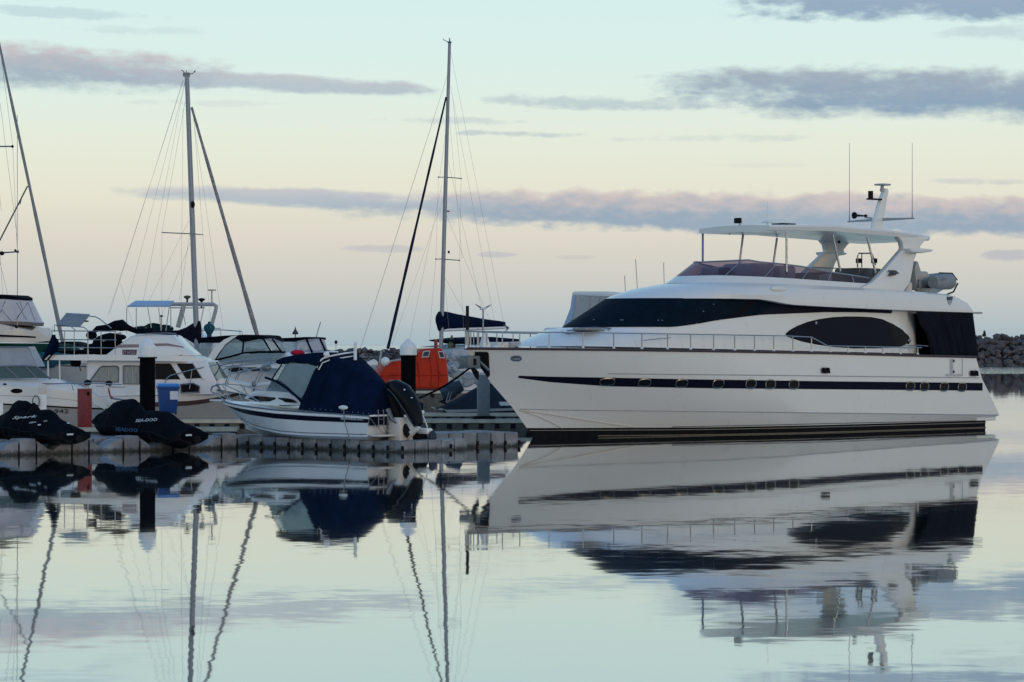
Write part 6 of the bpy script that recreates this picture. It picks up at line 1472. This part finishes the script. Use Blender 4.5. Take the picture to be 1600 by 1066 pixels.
wires(SF, S3, [((699,118),0,(560,556),0),((699,118),0,(559,556),.3),((704,80),0,(790,520),0),((704,135),0,(775,515),.4),((685,277),1,(681,405),1),((720.5,278),-1,(718,407),-1),((720.5,278),-1,(707,150),0),((718,407),-1,(725,520),-1.6),((681,405),1,(670,535),1.6),((697,200),0,(687,277),.9),
               ((700,250),0,(760,515),.2),((690,290),0,(640,530),.2),((693,310),0,(612,540),.3),((700,160),0,(722,405),-.9),((692,410),0,(702,520),-.6),((695,330),0,(765,500),0),((690,425),0,(735,505),0)], .0070)
a = sp(697,330); MB().box(a[0],-.06,a[2]-.05,a[0]+.22,.06,a[2]+.03).build('steaming_light', RED, S3)
a = sp(701,392,-.5); MB().tube([a, (a[0]+.02,-.5,a[2]-.15)], .06, 6).build('radar_reflector', BLACK, S3)
for px in (697,699): pass
# boom with stack-pack cover
bm_ = []
for k, (px, yt, yb) in enumerate([(683,491,508),(685,487,517),(690,486,520),(700,487.5,515),(715,491,514),(735,494.5,512),(760,499,512.5),(780,501.5,511.5),(789,503,510.5)]):
    t, b = sp(px, yt), sp(px, yb); c = (t[2]+b[2])/2; hh2 = (t[2]-b[2])/2
    bm_.append([(t[0], (.17-.012*k)*math.cos(th_), c+hh2*math.sin(th_)) for th_ in [2*math.pi*i/12 for i in range(12)]])
MB().loft(bm_).build('boom_cover', NAVY, S3, angle=60)
MB().tube([sp(692,516),sp(789,512)], .09, 8).build('boom', GELB, S3); MB().tube([sp(785,507),sp(794,513),sp(788,521)], [.08,.10,.03], 6).build('boom_end_block', SSD, S3)
# the hull with bow to the left nearer the viewer
xb_, xe_ = sp(600,560)[0], sp(800,560)[0]
sh0, _ = level(SF, [(598,566),(660,573),(720,577),(790,577)], 5.0, lambda x: 1.7, bowshape(2.0), 1); sh1, _ = level(SF, [(610,632),(660,640),(720,640),(780,634)], 5.6, lambda x: 1.3, bowshape(1.7), 1)
shell([sh1, [p.lerp(q,.5)+Vector((0,-.12,0)) for p, q in zip(sh1, sh0)], sh0]).build('hull', GELB, S3, angle=50)
plate(SF, [(672,572),(690,560),(735,556),(742,570),(744,580),(672,578)], -1.1, 1.1, 'coach_roof', GELB, S3, bev=.1)
plate(SF, [(703,560),(708,545),(728,543),(760,545),(770,560),(766,577),(703,577)], -1.25, 1.25, 'spray_hood', mat('bluish white canvas', (.34,.38,.42), .7, var=.12, srgb=False, bump=.4, bscale=3), S3, bev=.15)
plate(SF, [(713,531),(745,527.5),(770,526.5),(812,530),(812,534),(770,535),(745,538),(713,533)], -1.3, 1.3, 'cockpit_bimini', NAVY, S3, bev=.05)
for a_, b_ in (((728,532),(728,560)),((748,530),(752,560)),((770,530),(776,560)),((806,531),(800,560))): rail3(SF, [a_, b_], -1.2, .02, 'bimini_post', SS, S3)
rail3(SF, [(600,562),(604,552),(640,556),(700,560),(790,562)], -1.5, .014, 'guard_wire', SSD, S3)
MB().tube([sp(706,524,-.5),sp(705,540,-.5),sp(702,552,-.5)], [.04,.20,.07], 10).build('rolled_chart', FLAGY, S3)
MB().tube([sp(712,528,-.8),sp(710,548,-.8),sp(702,562,-.8),sp(704,565,-.8),sp(716,567,-.8)], .035, 5).build('hanging_rope', RUB, S3)
for k, (px, py, w_, h_) in enumerate([(708,560,.8,.18),(722,568,.9,.22),(742,575,.9,.2),(716,584,.8,.22),(736,590,1.0,.25),(752,596,.8,.2),(722,598,.8,.2),(706,575,.6,.2)]):
    a = sp(px, py, -1.3-.08*k); rk = random.Random(k+20); mb = MB()
    mb.tube([(a[0]+w_*(i/6-1)*1.0, a[1]+rk.uniform(-.1,.1), a[2]+rk.uniform(-.10,.10)) for i in range(13)], [h_*(.35+.75*math.sin(math.pi*(i+.6)/13.4))*rk.uniform(.7,1.3) for i in range(13)], 9)
    for v_ in mb.v: v_ += Vector((rk.uniform(-.05,.05), rk.uniform(-.05,.05), rk.uniform(-.05,.05)))
    mb.build('bundled_sailcloth', mat('blue grey sailcloth', (.30,.34,.38), .8, var=.2, scale=3, srgb=False, bump=.5, bscale=4), S3)
# wind generator on its pole
wgp = sp(755,483,-.6); MB().tube([sp(754.5,540,-.6), wgp], .05, 8).build('generator_pole', ALU, S3); 
MB().tube([(wgp[0]-.2,-.6,wgp[2]+.02),(wgp[0]+.25,-.6,wgp[2]+.05)], [.09,.05], 8).build('generator_body', GEL, S3)
for e in ((742,475),(768,476),(755,497)): MB().tube([wgp, Vector(wgp).lerp(Vector(sp(*e,-.6)), .5), sp(*e,-.6)], [.03,.05,.015], 5).build('turbine_blade', SSD, S3)
# sloop in the middle left
MF = Fr(wp(307,0,116).x, 116, -20)
S2 = thing('sailing_boat', MF, 'sloop with leaning grey mast and pale furled headsail running down to the right', 'sailing boat')
def mp_(px, py, y=0): a = MF.at(px, py, y); return (a[0], y, a[1])
m0, m1 = mp_(308.5,560), mp_(292,118)
MB().tube([m0, Vector(m0).lerp(Vector(m1), .5), m1], [.125,.12,.10], 10).build('mast', ALU, S2, angle=60)
MB().box(m1[0]-.16,-.08,m1[2]-.05,m1[0]+.12,.08,m1[2]+.12).build('masthead', SSD, S2)
for pts in ([(292,118),(291,110)],[(295,116),(301,115),(305,110),(304.5,114)],[(291,117),(285,110),(283,111)]): MB().tube([mp_(*p) for p in pts], .02, 4).build('wind_vane', SSD, S2)
a = mp_(303.5,320); MB().ball((a[0],-.14,a[2]), (.1,.1,.16)).build('radar_reflector', BLACK, S2)
MB().tube([mp_(253,363.5,1.3), mp_(300,365.5)], .025, 5).build('spreader', SSD, S2); MB().tube([mp_(317,367,-1.0), mp_(300,365.5)], .025, 5).build('spreader', SSD, S2)
furled(MF, S2, (299.5,168), (405,535), .085, mat('grey sail strip', (.25,.24,.24), .7, var=.35, scale=9, srgb=False))
wires(MF, S2, [((287,125),0,(168,495),0),((286,125),0,(171,490),.2),((290,122),0,(224,470),0),((289,130),0,(200,470),.3),((253,363),1.3,(289,160),0),((253,363),1.3,(253,515),1.4),((317,367),-1,(302,175),0),((317,367),-1,(330,515),-1.4),((302,185),0,(349,515),-.5),((286,170),0,(283,480),.4),
               ((295,345),0,(233,470),.3),((297,380),0,(250,500),.3),((188,443),0,(210,515),0),((302,330),0,(280,470),.4)], .0055)
bm2 = []
for px, yt, yb in [(313,503,536),(312,501,538),(306,502.5,539),(300,506,535),(290,512,529),(279,516,526),(262,517,523.5),(230,517.5,522),(212,518,521)]:
    t, b = mp_(px, yt), mp_(px, yb); c = (t[2]+b[2])/2; h2_ = (t[2]-b[2])/2
    bm2.append([(t[0], .14*math.cos(th_), c+h2_*math.sin(th_)) for th_ in [2*math.pi*i/12 for i in range(12)]])
MB().loft(bm2).build('boom_cover', mat('black canvas', (.008,.008,.016), .8, var=.25, srgb=False, bump=.3, bscale=4), S2, angle=60)
g0, _ = level(MF, [(412,556),(380,562),(300,566),(200,566)], 4.5, lambda x: 1.6, bowshape(2.0), -1); g1, _ = level(MF, [(400,655),(350,660),(300,660),(210,655)], 5, lambda x: 1.2, bowshape(1.7), -1)
shell([g1, [p.lerp(q,.5)+Vector((0,-.1,0)) for p, q in zip(g1, g0)], g0]).build('hull', GELB, S2, angle=50)
# sloop whose forestay enters from the left edge
OF = Fr(wp(-22,0,120).x, 120, -20)
S1 = thing('sailing_boat', OF, 'sloop at the left edge with long bare forestay spar sloping down over the cream cruiser', 'sailing boat')
def op(px, py, y=0): a = OF.at(px, py, y); return (a[0], y, a[1])
MB().tube([op(-22,565), op(-28,300), op(-33,20)], [.13,.12,.1], 10).build('mast', ALU, S1, angle=60)
furled(OF, S1, (-4,55), (100,545), .075, mat('grey furling spar', (.22,.23,.23), .6, var=.15, srgb=False), 'furled_headsail')
MB().tube([op(-30,422), op(0,375,.0), op(43,291,.0)], .035, 6).build('running_stay', SSD, S1); MB().tube([op(43,291), op(36,303), op(31,320)], .02, 5).build('running_stay', SSD, S1)
for a_, t_ in (((-28,229),(20,229)),((-25,397),(28,393.5))):
    MB().tube([op(*a_), op(*t_, -.6)], .035, 5).build('spreader', SSD, S1); MB().ball(op(t_[0]-.5, t_[1], -.6), .07, 6).build('spreader_tip', BLACK, S1)
MB().ball(op(3,396,-.4), (.12,.1,.1)).build('deck_light', BLACK, S1)
wires(OF, S1, [((2,90),0,(20,229),-.6),((20,229),-.6,(27,393),-.6),((27.5,393),-.6,(27.5,462),-.6),((0,160),0,(27,372),-.4),((-3,280),0,(2,330),-.2),((0,410),0,(14,470),-.5),((0,390),0,(4,460),-.4)], .008)
MB().tube([op(23.5,390,-.6), op(24.5,392.5,-.6)], .05, 5).build('perched_fitting', BLACK, S1)
o0, _ = level(OF, [(104,560),(60,566),(0,570),(-150,570)], 4.5, lambda x: 1.7, bowshape(2.0), -1); o1, _ = level(OF, [(90,650),(40,655),(0,655),(-150,655)], 5, lambda x: 1.3, bowshape(1.7), -1)
shell([o1, o0]).build('hull', GELB, S1, angle=50)
